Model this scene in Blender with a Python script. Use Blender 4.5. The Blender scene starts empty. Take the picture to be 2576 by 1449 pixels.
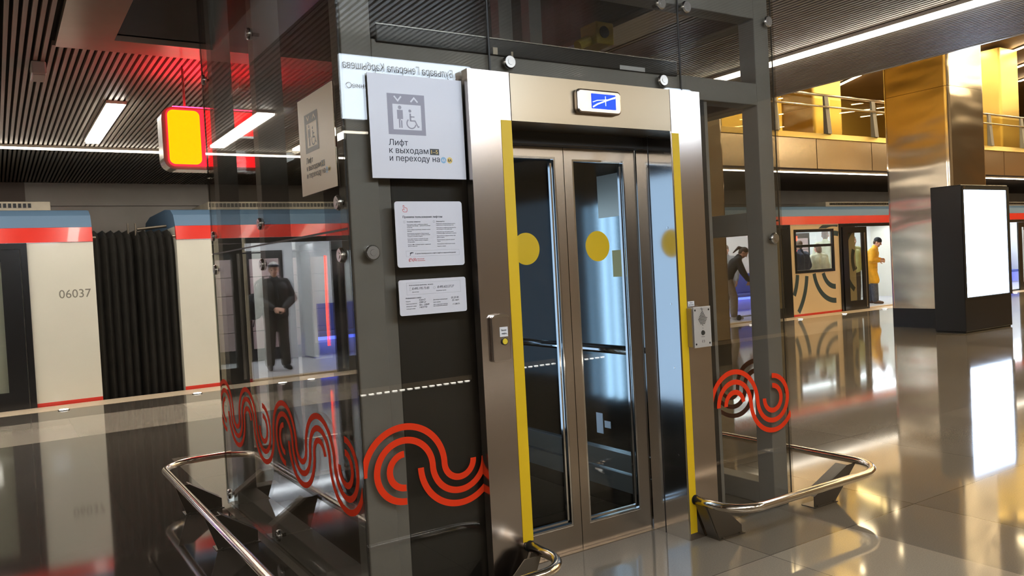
import bpy, bmesh, math, random
from mathutils import Vector, Matrix, Euler
from mathutils.geometry import delaunay_2d_cdt
random.seed(7)
SC = bpy.context.scene
COL = SC.collection
PI = math.pi

# ------------------------------------------------------------------ camera
cam_d = bpy.data.cameras.new('camera')
cam_d.sensor_fit = 'HORIZONTAL'
cam_d.sensor_width = 36.0
cam_d.lens = 36.0 * 2019.3 / 2576.0
cam_d.clip_start = 0.05
cam_d.clip_end = 200
cam = bpy.data.objects.new('camera', cam_d)
COL.objects.link(cam)
rx = Vector((0.83894077, -0.54162859, -0.05307404))
ry = Vector((0.05799341, -0.00799437, 0.99828496))
rz = Vector((-0.54112397, -0.8405799, 0.02470409))
cam.matrix_world = Matrix(((rx[0], ry[0], rz[0], 0), (rx[1], ry[1], rz[1], 0), (rx[2], ry[2], rz[2], 1.40), (0, 0, 0, 1)))
SC.camera = cam

# ------------------------------------------------------------------ world, exposure
W = bpy.data.worlds.new('world')
SC.world = W
W.use_nodes = True
W.node_tree.nodes['Background'].inputs[0].default_value = (1.0, 0.86, 0.70, 1)
W.node_tree.nodes['Background'].inputs[1].default_value = 0.22
SC.view_settings.view_transform = 'Standard'
SC.view_settings.look = 'None'
SC.view_settings.exposure = 0.75
SC.view_settings.gamma = 1.0
SC.cycles.max_bounces = 8
SC.cycles.diffuse_bounces = 3
SC.cycles.glossy_bounces = 4
SC.cycles.transmission_bounces = 4
SC.cycles.transparent_max_bounces = 24
SC.cycles.caustics_reflective = False
SC.cycles.caustics_refractive = False
SC.cycles.sample_clamp_indirect = 6.0
SC.cycles.use_denoising = True

# ------------------------------------------------------------------ materials
MATS = {}
def nodes_of(name):
    m = bpy.data.materials.new(name)
    m.use_nodes = True
    MATS[name] = m
    nt = m.node_tree
    b = nt.nodes.get('Principled BSDF')
    return m, nt, b

def mat(name, col, rough=0.5, metal=0.0, noise=0.0, scale=20.0, spec=0.5, bump=0.0, coat=0.0):
    m, nt, b = nodes_of(name)
    b.inputs['Roughness'].default_value = rough
    b.inputs['Metallic'].default_value = metal
    b.inputs['Specular IOR Level'].default_value = spec
    b.inputs['Coat Weight'].default_value = coat
    b.inputs['Base Color'].default_value = (*col, 1)
    if noise or bump:
        tc = nt.nodes.new('ShaderNodeTexCoord')
        n = nt.nodes.new('ShaderNodeTexNoise')
        n.inputs['Scale'].default_value = scale
        n.inputs['Detail'].default_value = 4
        nt.links.new(tc.outputs['Object'], n.inputs['Vector'])
        if noise:
            mr = nt.nodes.new('ShaderNodeMapRange')
            mr.inputs['From Min'].default_value = 0.3
            mr.inputs['From Max'].default_value = 0.7
            mr.inputs['To Min'].default_value = 1 - noise
            mr.inputs['To Max'].default_value = 1 + noise
            nt.links.new(n.outputs['Fac'], mr.inputs['Value'])
            mx = nt.nodes.new('ShaderNodeVectorMath')
            mx.operation = 'SCALE'
            mx.inputs[0].default_value = col
            nt.links.new(mr.outputs['Result'], mx.inputs['Scale'])
            nt.links.new(mx.outputs['Vector'], b.inputs['Base Color'])
        if bump:
            bp = nt.nodes.new('ShaderNodeBump')
            bp.inputs['Strength'].default_value = bump
            bp.inputs['Distance'].default_value = 0.01
            nt.links.new(n.outputs['Fac'], bp.inputs['Height'])
            nt.links.new(bp.outputs['Normal'], b.inputs['Normal'])
    return m

def emit(name, col, strength):
    m, nt, b = nodes_of(name)
    b.inputs['Base Color'].default_value = (*[min(1, c) for c in col], 1)
    b.inputs['Roughness'].default_value = 0.4
    b.inputs['Emission Color'].default_value = (*col, 1)
    b.inputs['Emission Strength'].default_value = strength
    return m

def brushed(name, col, rough, axis='z', metal=1.0, wavy=0.0, wscale=0.9):
    """stainless sheet: fine lines along one axis stretch the reflections, big soft waves dent it"""
    m, nt, b = nodes_of(name)
    b.inputs['Base Color'].default_value = (*col, 1)
    b.inputs['Metallic'].default_value = metal
    tc = nt.nodes.new('ShaderNodeTexCoord')
    mp = nt.nodes.new('ShaderNodeMapping')
    s = {'x': (4, 300, 300), 'y': (300, 4, 300), 'z': (300, 300, 4)}[axis]
    mp.inputs['Scale'].default_value = s
    n = nt.nodes.new('ShaderNodeTexNoise')
    n.inputs['Scale'].default_value = 1.0
    n.inputs['Detail'].default_value = 3
    nt.links.new(tc.outputs['Object'], mp.inputs['Vector'])
    nt.links.new(mp.outputs['Vector'], n.inputs['Vector'])
    mr = nt.nodes.new('ShaderNodeMapRange')
    mr.inputs['To Min'].default_value = rough * 0.92
    mr.inputs['To Max'].default_value = rough * 1.08
    nt.links.new(n.outputs['Fac'], mr.inputs['Value'])
    nt.links.new(mr.outputs['Result'], b.inputs['Roughness'])
    bp = nt.nodes.new('ShaderNodeBump')
    bp.inputs['Strength'].default_value = 0.0
    bp.inputs['Distance'].default_value = 0.002
    nt.links.new(n.outputs['Fac'], bp.inputs['Height'])
    last = bp
    if wavy:
        mp2 = nt.nodes.new('ShaderNodeMapping')
        mp2.inputs['Scale'].default_value = (0.5, 0.5, 1.6)
        n2 = nt.nodes.new('ShaderNodeTexNoise')
        n2.inputs['Scale'].default_value = wscale
        n2.inputs['Detail'].default_value = 1
        nt.links.new(tc.outputs['Object'], mp2.inputs['Vector'])
        nt.links.new(mp2.outputs['Vector'], n2.inputs['Vector'])
        b2 = nt.nodes.new('ShaderNodeBump')
        b2.inputs['Strength'].default_value = wavy
        b2.inputs['Distance'].default_value = 0.1
        nt.links.new(n2.outputs['Fac'], b2.inputs['Height'])
        nt.links.new(bp.outputs['Normal'], b2.inputs['Normal'])
        last = b2
    nt.links.new(last.outputs['Normal'], b.inputs['Normal'])
    return m

def glass(name, tint, ior=1.5, rough=0.0):
    m = bpy.data.materials.new(name)
    m.use_nodes = True
    MATS[name] = m
    nt = m.node_tree
    nt.nodes.clear()
    out = nt.nodes.new('ShaderNodeOutputMaterial')
    mix = nt.nodes.new('ShaderNodeMixShader')
    tr = nt.nodes.new('ShaderNodeBsdfTransparent')
    tr.inputs[0].default_value = (*tint, 1)
    gl = nt.nodes.new('ShaderNodeBsdfGlossy')
    gl.inputs['Roughness'].default_value = rough
    gl.inputs[0].default_value = (1, 1, 1, 1)
    fr = nt.nodes.new('ShaderNodeFresnel')
    fr.inputs['IOR'].default_value = ior
    # a pane reflects the same from either side
    geo = nt.nodes.new('ShaderNodeNewGeometry')
    inv = nt.nodes.new('ShaderNodeMath'); inv.operation = 'DIVIDE'
    inv.inputs[0].default_value = 1.0; inv.inputs[1].default_value = ior
    sel = nt.nodes.new('ShaderNodeMix'); sel.data_type = 'FLOAT'
    nt.links.new(geo.outputs['Backfacing'], sel.inputs[0])
    sel.inputs[2].default_value = ior
    nt.links.new(inv.outputs[0], sel.inputs[3])
    # Fresnel node flips the index itself on back faces, so hand it the inverse there
    nt.links.new(sel.outputs[0], fr.inputs['IOR'])
    nt.links.new(fr.outputs[0], mix.inputs[0])
    nt.links.new(tr.outputs[0], mix.inputs[1])
    nt.links.new(gl.outputs[0], mix.inputs[2])
    nt.links.new(mix.outputs[0], out.inputs[0])
    return m

def floor_material():
    m, nt, b = nodes_of('granite_floor')
    tc = nt.nodes.new('ShaderNodeTexCoord')
    sx = nt.nodes.new('ShaderNodeSeparateXYZ')
    nt.links.new(tc.outputs['Object'], sx.inputs[0])
    def mth(op, a, bb=None, c=None):
        n = nt.nodes.new('ShaderNodeMath'); n.operation = op
        for i, v in enumerate((a, bb, c)):
            if v is None: continue
            if isinstance(v, (int, float)): n.inputs[i].default_value = v
            else: nt.links.new(v, n.inputs[i])
        return n.outputs[0]
    # seams of the slabs
    fx = mth('FRACT', mth('DIVIDE', mth('SUBTRACT', sx.outputs['X'], 0.60), 0.59 * 2))
    fy = mth('FRACT', mth('DIVIDE', mth('SUBTRACT', sx.outputs['Y'], 2.5), 1.2))
    seam = mth('MAXIMUM', mth('LESS_THAN', fx, 0.004), mth('LESS_THAN', fy, 0.004))
    # each slab its own tone
    ix = mth('FLOOR', mth('DIVIDE', mth('SUBTRACT', sx.outputs['X'], 0.60), 0.59 * 2))
    iy = mth('FLOOR', mth('DIVIDE', mth('SUBTRACT', sx.outputs['Y'], 2.5), 1.2))
    cm = nt.nodes.new('ShaderNodeCombineXYZ')
    nt.links.new(ix, cm.inputs[0]); nt.links.new(iy, cm.inputs[1])
    wn = nt.nodes.new('ShaderNodeTexWhiteNoise'); wn.noise_dimensions = '2D'
    nt.links.new(cm.outputs[0], wn.inputs['Vector'])
    tone = mth('ADD', mth('MULTIPLY', wn.outputs['Value'], 0.25), 0.85)
    # speckle
    n = nt.nodes.new('ShaderNodeTexNoise'); n.inputs['Scale'].default_value = 160; n.inputs['Detail'].default_value = 3
    nt.links.new(tc.outputs['Object'], n.inputs['Vector'])
    sp = mth('ADD', mth('MULTIPLY', n.outputs['Fac'], 0.5), 0.75)
    # pale paving: one band along the platform edge, one field round the lift and in front of it
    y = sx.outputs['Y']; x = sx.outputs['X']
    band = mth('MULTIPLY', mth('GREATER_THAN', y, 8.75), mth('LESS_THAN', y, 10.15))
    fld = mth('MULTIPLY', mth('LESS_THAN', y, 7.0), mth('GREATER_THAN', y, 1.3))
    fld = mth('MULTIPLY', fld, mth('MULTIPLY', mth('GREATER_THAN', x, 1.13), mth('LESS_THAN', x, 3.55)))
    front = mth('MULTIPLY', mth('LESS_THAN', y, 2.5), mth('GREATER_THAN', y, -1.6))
    pale = mth('MINIMUM', mth('ADD', mth('ADD', mth('MULTIPLY', band, 1.0), mth('MULTIPLY', fld, 0.55)), mth('MULTIPLY', mth('MAXIMUM', mth('MULTIPLY', front, 0.36), mth('MULTIPLY', mth('GREATER_THAN', x, 3.55), 0.42)), 1.0)), 1.0)  # right of the lift the warm hall light is put into the base colour
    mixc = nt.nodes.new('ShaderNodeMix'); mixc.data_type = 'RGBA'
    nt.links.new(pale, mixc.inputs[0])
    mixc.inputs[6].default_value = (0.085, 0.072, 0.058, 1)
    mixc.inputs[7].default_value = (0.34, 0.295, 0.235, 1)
    sc = nt.nodes.new('ShaderNodeVectorMath'); sc.operation = 'SCALE'
    nt.links.new(mixc.outputs[2], sc.inputs[0])
    nt.links.new(mth('MULTIPLY', mth('MULTIPLY', tone, sp), mth('SUBTRACT', 1.0, mth('MULTIPLY', seam, 0.6))), sc.inputs['Scale'])
    nt.links.new(sc.outputs['Vector'], b.inputs['Base Color'])
    n3 = nt.nodes.new('ShaderNodeTexNoise'); n3.inputs['Scale'].default_value = 1.7
    nt.links.new(tc.outputs['Object'], n3.inputs['Vector'])
    nt.links.new(mth('ADD', mth('MULTIPLY', n3.outputs['Fac'], 0.05), 0.04), b.inputs['Roughness'])
    b.inputs['IOR'].default_value = 1.5
    return m

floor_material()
mat('platform_edge', (0.62, 0.50, 0.36), 0.35, noise=0.12, scale=60)
mat('dark_pit', (0.02, 0.018, 0.016), 0.9)
mat('slat', (0.33, 0.285, 0.235), 0.45, noise=0.06, scale=3)
mat('slat_back', (0.06, 0.048, 0.038), 0.8)
mat('rim_panel', (0.46, 0.40, 0.33), 0.20, noise=0.04, scale=4)
mat('soffit', (0.17, 0.125, 0.10), 0.5)
mat('track_wall', (0.40, 0.36, 0.31), 0.25, noise=0.05, scale=2)
mat('near_wall', (0.25, 0.22, 0.19), 0.5, noise=0.1, scale=1.3)
mat('hall_brown', (0.42, 0.26, 0.13), 0.55, noise=0.1, scale=0.7)
brushed('gold_panel', (0.88, 0.75, 0.60), 0.26, 'x', wavy=0.35, wscale=0.6)
brushed('gold_cladding', (0.80, 0.60, 0.20), 0.36, 'z', wavy=0.2)
brushed('pillar_steel', (0.76, 0.67, 0.55), 0.15, 'x', wavy=0.28, wscale=1.3)
brushed('casing_steel', (0.54, 0.48, 0.44), 0.20, 'x')
brushed('lintel_steel', (0.40, 0.335, 0.245), 0.32, 'x')
brushed('door_steel', (0.50, 0.43, 0.36), 0.26, 'z')
brushed('reveal_steel', (0.66, 0.66, 0.66), 0.12, 'z')
brushed('cab_steel', (0.17, 0.19, 0.20), 0.10, 'z')
brushed('rail_steel', (0.74, 0.66, 0.56), 0.13, 'x')
mat('chrome', (0.80, 0.80, 0.80), 0.08, 1.0)
mat('button_steel', (0.52, 0.51, 0.49), 0.24, 1.0)
mat('bracket_steel', (0.16, 0.135, 0.105), 0.30, 0.7)
mat('frame_paint', (0.36, 0.345, 0.325), 0.5, noise=0.05, scale=6)
mat('frame_paint_dark', (0.028, 0.026, 0.024), 0.5)
mat('header_black', (0.020, 0.020, 0.022), 0.35)
mat('black_rubber', (0.012, 0.012, 0.012), 0.5)
mat('bellows_rubber', (0.022, 0.020, 0.017), 0.55, noise=0.2, scale=8)
mat('yellow_film', (0.80, 0.52, 0.01), 0.45)
mat('red_film', (0.86, 0.050, 0.012), 0.65, spec=0.10)
mat('sign_white', (0.78, 0.77, 0.82), 0.35)
mat('sign_white_warmlit', (0.90, 0.72, 0.51), 0.35)  # same white sign, with warm light from the left put into its colour
mat('paper_white', (0.80, 0.80, 0.82), 0.5)
mat('pictogram_grey', (0.33, 0.31, 0.37), 0.4)
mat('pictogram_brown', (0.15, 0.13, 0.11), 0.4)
mat('ink', (0.018, 0.018, 0.035), 0.5)
mat('ink_red', (0.62, 0.05, 0.05), 0.5)
mat('ink_grey', (0.45, 0.45, 0.47), 0.5)
mat('number_dark', (0.22, 0.21, 0.17), 0.4)
mat('badge_blue', (0.27, 0.50, 0.72), 0.4)
mat('badge_yellow', (0.85, 0.62, 0.18), 0.4)
mat('badge_dark', (0.035, 0.035, 0.03), 0.4)
mat('intercom_plate', (0.72, 0.71, 0.69), 0.32, 0.55)
mat('housing_grey', (0.40, 0.35, 0.29), 0.3, 0.8)
mat('button_yellow', (0.86, 0.66, 0.05), 0.35)
mat('governor_yellow', (0.62, 0.46, 0.08), 0.5)
mat('train_white', (0.74, 0.72, 0.62), 0.22, noise=0.02, scale=2, coat=0.3)
mat('train_cream', (0.78, 0.60, 0.38), 0.25, coat=0.3)
mat('train_red', (0.78, 0.035, 0.022), 0.22, coat=0.4)
mat('train_blue', (0.10, 0.18, 0.29), 0.6)
mat('train_teal', (0.045, 0.075, 0.088), 0.3)
mat('train_black', (0.012, 0.012, 0.013), 0.22)
mat('roof_beige', (0.50, 0.44, 0.34), 0.5, noise=0.08, scale=6)
mat('interior_white', (0.80, 0.82, 0.82), 0.35)
mat('interior_pink', (0.42, 0.31, 0.30), 0.3)
mat('interior_floor', (0.52, 0.52, 0.54), 0.35)
mat('seat_blue', (0.06, 0.10, 0.45), 0.5)
mat('kiosk_black', (0.012, 0.012, 0.016), 0.3)
mat('skin', (0.62, 0.36, 0.26), 0.55)
mat('hair_grey', (0.36, 0.34, 0.31), 0.7, noise=0.2, scale=60)
mat('hair_brown', (0.06, 0.036, 0.02), 0.6, noise=0.2, scale=60)
mat('hair_fair', (0.17, 0.11, 0.065), 0.6, noise=0.2, scale=60)
mat('cloth_dark', (0.028, 0.027, 0.027), 0.8, noise=0.15, scale=30, bump=0.3)
mat('cloth_black', (0.014, 0.014, 0.016), 0.8, noise=0.15, scale=30)
mat('cloth_trousers', (0.040, 0.036, 0.032), 0.85, noise=0.15, scale=30, bump=0.3)
mat('cloth_navy', (0.028, 0.036, 0.075), 0.75, noise=0.15, scale=20)
mat('cloth_yellow', (0.80, 0.42, 0.02), 0.65, noise=0.12, scale=10)
mat('cloth_lime', (0.60, 0.62, 0.28), 0.7, noise=0.12, scale=10)
mat('cloth_pale', (0.70, 0.74, 0.55), 0.7, noise=0.12, scale=10)
mat('cloth_grey', (0.33, 0.34, 0.36), 0.7, noise=0.25, scale=14)
mat('cloth_jeans', (0.085, 0.095, 0.115), 0.85, noise=0.2, scale=25)
mat('cloth_khaki', (0.22, 0.18, 0.13), 0.85, noise=0.2, scale=25)
mat('shoe_brown', (0.12, 0.07, 0.04), 0.6)
mat('shoe_white', (0.6, 0.6, 0.6), 0.6)
glass('shaft_glass', (0.82, 0.81, 0.78), 1.52)
glass('door_glass', (0.80, 0.86, 0.90), 1.5)
glass('train_glass', (0.80, 0.82, 0.80), 1.5)
glass('balcony_glass', (0.92, 0.88, 0.70), 1.5)
emit('lamp_white', (1.0, 0.94, 0.84), 14.0)
emit('strip_white', (1.0, 0.92, 0.78), 14.0)
emit('strip_fine', (1.0, 0.90, 0.74), 9.0)
emit('strip_warm', (1.0, 0.79, 0.46), 28.0)
emit('screen_white', (0.58, 0.74, 1.0), 5.5)
emit('sign_light', (0.74, 0.86, 1.0), 9.0)
emit('box_yellow', (1.0, 0.64, 0.0), 0.60)
emit('box_red_top', (1.0, 0.006, 0.03), 30.0)
emit('box_red', (1.0, 0.008, 0.016), 2.6)
emit('display_blue', (0.0, 0.05, 0.95), 0.62)
emit('display_white', (0.8, 0.9, 1.0), 1.2)
emit('cab_tube', (0.62, 0.82, 1.0), 7.0)
emit('cab_panel', (0.62, 0.79, 1.0), 0.80)
emit('train_lamp', (0.86, 0.93, 1.0), 14.0)
emit('train_blue_lamp', (0.10, 0.16, 1.0), 4.0)
emit('red_neon', (1.0, 0.045, 0.02), 5.0)
emit('edge_led', (1.0, 0.95, 0.85), 8.0)

# ------------------------------------------------------------------ mesh helpers
def V(*a): return Vector(a)
def box(bm, x0, x1, y0, y1, z0, z1):
    vs = [bm.verts.new((x, y, z)) for x in (x0, x1) for y in (y0, y1) for z in (z0, z1)]
    for f in ((0, 1, 3, 2), (4, 6, 7, 5), (0, 4, 5, 1), (2, 3, 7, 6), (0, 2, 6, 4), (1, 5, 7, 3)):
        bm.faces.new([vs[i] for i in f])
def quad(bm, pts):
    bm.faces.new([bm.verts.new(p) for p in pts])
def prism(bm, poly, plane, a, b):
    """poly (u,v) extruded from a to b: plane 'xz' along y, 'yz' along x, 'xy' along z"""
    def P(u, v, w):
        return {'xz': (u, w, v), 'yz': (w, u, v), 'xy': (u, v, w)}[plane]
    n = len(poly)
    A = [bm.verts.new(P(u, v, a)) for u, v in poly]
    B = [bm.verts.new(P(u, v, b)) for u, v in poly]
    bm.faces.new(A); bm.faces.new(B[::-1])
    for i in range(n):
        j = (i + 1) % n
        bm.faces.new((A[i], B[i], B[j], A[j]))
def rrect(u0, u1, v0, v1, r, n=6):
    out = []
    for cx, cy, a0 in ((u1 - r, v1 - r, 0), (u0 + r, v1 - r, 90), (u0 + r, v0 + r, 180), (u1 - r, v0 + r, 270)):
        for k in range(n + 1):
            a = math.radians(a0 + 90 * k / n)
            out.append((cx + r * math.cos(a), cy + r * math.sin(a)))
    return out
def disc(cu, cv, r, n=32, sy=1.0):
    return [(cu + r * math.cos(2 * PI * k / n), cv + r * sy * math.sin(2 * PI * k / n)) for k in range(n)]
def frame_of(t):
    t = t.normalized()
    up = V(0, 0, 1) if abs(t.z) < 0.95 else V(1, 0, 0)
    a = t.cross(up).normalized()
    return a, a.cross(t).normalized()
def tube(bm, pts, r, n=12, cap=True):
    pts = [Vector(p) for p in pts]
    rr = r if isinstance(r, (list, tuple)) else [r] * len(pts)
    rings = []
    a = b = None
    for i, p in enumerate(pts):
        t = (pts[min(i + 1, len(pts) - 1)] - pts[max(i - 1, 0)]).normalized()
        if a is None: a, b = frame_of(t)
        else:
            a = (a - t * a.dot(t)).normalized(); b = a.cross(t).normalized()
        rings.append([bm.verts.new(p + rr[i] * (math.cos(2 * PI * k / n) * a + math.sin(2 * PI * k / n) * b)) for k in range(n)])
    for i in range(len(rings) - 1):
        for k in range(n):
            bm.faces.new((rings[i][k], rings[i][(k + 1) % n], rings[i + 1][(k + 1) % n], rings[i + 1][k]))
    if cap:
        bm.faces.new(rings[0][::-1]); bm.faces.new(rings[-1])
def fillet(pts, rad, n=8):
    """polyline with rounded corners"""
    pts = [Vector(p) for p in pts]
    out = [pts[0]]
    for i in range(1, len(pts) - 1):
        p = pts[i]; d0 = (pts[i - 1] - p); d1 = (pts[i + 1] - p)
        r = rad[i - 1] if isinstance(rad, (list, tuple)) else rad
        ang = d0.angle(d1); tl = r / math.tan(ang / 2)
        tl = min(tl, d0.length * 0.95, d1.length * 0.95)
        a = p + d0.normalized() * tl; b = p + d1.normalized() * tl
        for k in range(n + 1):
            t = k / n
            # circular arc through slerp about the corner centre
            c = p + (d0.normalized() + d1.normalized()).normalized() * (math.hypot(tl, tl * math.tan(ang / 2)))
            va = a - c; vb = b - c
            out.append(c + va.normalized().slerp(vb.normalized(), t) * va.length if va.length > 1e-6 else p)
    out.append(pts[-1])
    return out

ORG = {}
def obj(name, bm, m, parent=None, bevel=0.0, smooth=False, flat_normals=True):
    bmesh.ops.recalc_face_normals(bm, faces=bm.faces[:])
    org = ORG.get(parent.name, Vector((0, 0, 0))) if parent else Vector((0, 0, 0))
    if org.length > 0:
        bmesh.ops.translate(bm, verts=bm.verts[:], vec=-org)
    me = bpy.data.meshes.new(name)
    bm.to_mesh(me); bm.free()
    o = bpy.data.objects.new(name, me)
    COL.objects.link(o)
    if m: me.materials.append(MATS[m] if isinstance(m, str) else m)
    if parent:
        o.parent = parent
    ORG[o.name] = org
    if smooth:
        for p in me.polygons: p.use_smooth = True
    if bevel:
        bv = o.modifiers.new('bevel', 'BEVEL'); bv.width = bevel; bv.segments = 2; bv.limit_method = 'ANGLE'
    return o
def tag(o, label=None, cat=None, group=None, kind=None):
    if label: o['label'] = label
    if cat: o['category'] = cat
    if group: o['group'] = group
    if kind: o['kind'] = kind
    return o
def thing(name, label, cat, loc=(0, 0, 0), group=None):
    o = bpy.data.objects.new(name, None)
    o.empty_display_size = 0.1
    COL.objects.link(o)
    o.location = loc
    ORG[o.name] = Vector(loc)
    return tag(o, label, cat, group)
def single(name, bm, m, label, cat, loc=(0, 0, 0), group=None, **k):
    """a thing that is one mesh, its origin at loc"""
    bmesh.ops.translate(bm, verts=bm.verts[:], vec=-Vector(loc))
    o = obj(name, bm, m, None, **k)
    o.location = loc
    ORG[o.name] = Vector(loc)
    return tag(o, label, cat, group)
def struct(name, bm, m, label=None, parent=None, **k):
    o = obj(name, bm, m, parent, **k)
    if parent is None:
        tag(o, label, None, None, 'structure')
    return o
def dup(root, dx=(0, 0, 0), label=None):
    r = root.copy(); COL.objects.link(r)
    r.location = Vector(root.location) + Vector(dx)
    if label: r['label'] = label
    for ch in root.children:
        c = ch.copy(); COL.objects.link(c); c.parent = r
        for g in ch.children:
            d = g.copy(); COL.objects.link(d); d.parent = c
    return r
def B(): return bmesh.new()

# flat lettering, laid on a plane: local x = reading direction, y = up, z = out of the face
def plane_front(x, y, z): return Matrix(((1, 0, 0, x), (0, 0, -1, y), (0, 1, 0, z), (0, 0, 0, 1)))
def plane_side(x, y, z): return Matrix(((0, 0, -1, x), (-1, 0, 0, y), (0, 1, 0, z), (0, 0, 0, 1)))
def plane_back(x, y, z): return Matrix(((-1, 0, 0, x), (0, 0, 1, y), (0, 1, 0, z), (0, 0, 0, 1)))
TXT = {}
def text_geo(s, bold, res=3):
    k = (s, res)
    if k in TXT: return TXT[k]
    cu = bpy.data.curves.new('lettering', 'FONT')
    cu.body = s; cu.size = 1.0; cu.resolution_u = res; cu.fill_mode = 'NONE'
    o = bpy.data.objects.new('lettering_source', cu)
    COL.objects.link(o)
    dg = bpy.context.evaluated_depsgraph_get()
    me = bpy.data.meshes.new_from_object(o.evaluated_get(dg))
    co = [v.co.to_2d() for v in me.vertices]; ed = [tuple(e.vertices) for e in me.edges]
    vs, fs = [], []
    if co:
        # letters whose strokes overlap: triangulate, keep what any stroke winds round
        vo, _, fo, *_ = delaunay_2d_cdt(co, ed, [], 0, 1e-5, False)
        vs = [(v.x, v.y, 0.0) for v in vo]
        xs_ = sorted(((co[a], co[b_]) for a, b_ in ed), key=lambda q: min(q[0].x, q[1].x))
        for f in fo:
            c = sum((vo[i] for i in f), Vector((0, 0))) / len(f); wn = 0
            for p, q in xs_:
                if (p.y <= c.y) != (q.y <= c.y):
                    if p.x + (c.y - p.y) / (q.y - p.y) * (q.x - p.x) > c.x: wn += 1 if q.y > p.y else -1
            if wn: fs.append(tuple(f))
    bpy.data.objects.remove(o); bpy.data.curves.remove(cu); bpy.data.meshes.remove(me)
    TXT[k] = (vs, fs)
    return TXT[k]
def text(bm, s, M, x, y, size, width=None, bold=0.0, shear=0.0, rot=0.0):
    vs, fs = text_geo(s, bold, 1 if size < 0.0075 else 3)
    if not vs: return
    x0 = min(v[0] for v in vs); x1 = max(v[0] for v in vs)
    sx = size if width is None else width / max(1e-6, x1 - x0)
    c, sn = math.cos(rot), math.sin(rot)
    offs = [(0, 0)] if not bold else [(-bold * size, 0), (bold * size, 0), (0, bold * 0.6 * size)]
    for q, (ox, oy) in enumerate(offs):
        nv = []
        for v in vs:
            u = (v[0] - x0) * sx + shear * v[1] * size + ox; w = v[1] * size + oy
            nv.append(bm.verts.new(M @ Vector((x + u * c - w * sn, y + u * sn + w * c, 0.00006 * q))))
        for f in fs:
            try: bm.faces.new([nv[i] for i in f])
            except ValueError: pass
def lpoly(bm, M, poly, z=0.0):
    bm.faces.new([bm.verts.new(M @ Vector((u, v, z))) for u, v in poly])
def lrect(bm, M, x0, x1, y0, y1, z=0.0):
    lpoly(bm, M, [(x0, y0), (x1, y0), (x1, y1), (x0, y1)], z)
def lstroke(bm, M, pts, w, z=0.0):
    """flat mitred line of width w through pts"""
    P = [Vector(p) for p in pts]
    closed = (P[0] - P[-1]).length < 1e-6 and len(P) > 3
    if closed: P = P[:-1]
    n = len(P); L_, R_ = [], []
    for i, p in enumerate(P):
        d0 = p - P[i - 1] if (i > 0 or closed) else P[1] - p
        d1 = P[(i + 1) % n] - p if (i < n - 1 or closed) else d0
        d0 = d0.normalized(); d1 = d1.normalized()
        t = (d0 + d1)
        t = t.normalized() if t.length > 0.3 else d0
        nn = Vector((-t.y, t.x)); k = max(0.45, nn.dot(Vector((-d0.y, d0.x))))
        L_.append(p + nn * (w / 2 / k)); R_.append(p - nn * (w / 2 / k))
    lv = [bm.verts.new(M @ Vector((q.x, q.y, z))) for q in L_]; rv_ = [bm.verts.new(M @ Vector((q.x, q.y, z))) for q in R_]
    for i in range(n if closed else n - 1):
        j = (i + 1) % n
        bm.faces.new((lv[i], rv_[i], rv_[j], lv[j]))
def arc(cu, cv, r, a0, a1, n=16):
    return [(cu + r * math.cos(math.radians(a0 + (a1 - a0) * k / n)), cv + r * math.sin(math.radians(a0 + (a1 - a0) * k / n))) for k in range(n + 1)]

# ================================================================== the hall
EX0, EX1 = -26.0, 42.0          # platform ends
HC = 3.18                       # underside of the low ceiling
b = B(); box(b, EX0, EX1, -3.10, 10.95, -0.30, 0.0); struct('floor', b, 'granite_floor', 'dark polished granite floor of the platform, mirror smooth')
b = B(); box(b, EX0, EX1, 10.95, 11.41, -0.30, 0.002); struct('trim_1', b, 'platform_edge', 'pale stone platform edge along the train')
b = B(); box(b, EX0, EX1, -3.50, -3.10, -0.30, 0.002); struct('trim_2', b, 'platform_edge', 'pale stone platform edge of the empty track')
b = B(); box(b, EX0, EX1, 11.42, 15.2, -1.5, -1.3); box(b, EX0, EX1, -7.0, -3.5, -1.5, -1.3); box(b, EX0, EX1, 11.38, 11.42, -1.3, -0.31); box(b, EX0, EX1, -3.5, -3.46, -1.3, -0.31)
struct('trim_3', b, 'dark_pit', 'dark track bed below the platform edge')
# track walls
b = B(); box(b, 0.5, 60, 15.0, 15.15, -1.3, 3.9); struct('wall_far', b, 'track_wall', 'pale panelled wall behind the train')
b = B(); box(b, -30, 0.5, 15.0, 15.15, -1.3, 3.9); struct('wall_far_dark', b, 'soffit', 'dark recess in the wall behind the train')
b = B(); box(b, 0.5, 40, 14.93, 15.0, 2.80, 2.84); struct('trim_4', b, 'track_wall', 'thin pale cable ledge along the track wall')
b = B(); box(b, EX0 - 4, 60, -7.0, -6.85, -1.3, 7.5); struct('wall_near', b, 'near_wall', 'brown wall across the empty track')
b = B(); box(b, EX0 - 0.2, EX0, -7.0, 15.2, -1.5, 4.2); struct('wall_left', b, 'near_wall', 'brown end wall of the platform')
b = B(); box(b, EX1, EX1 + 0.2, -7.0, 22.0, -1.5, 8.2); struct('wall_right', b, 'hall_brown', 'brown end wall of the high hall')

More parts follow.
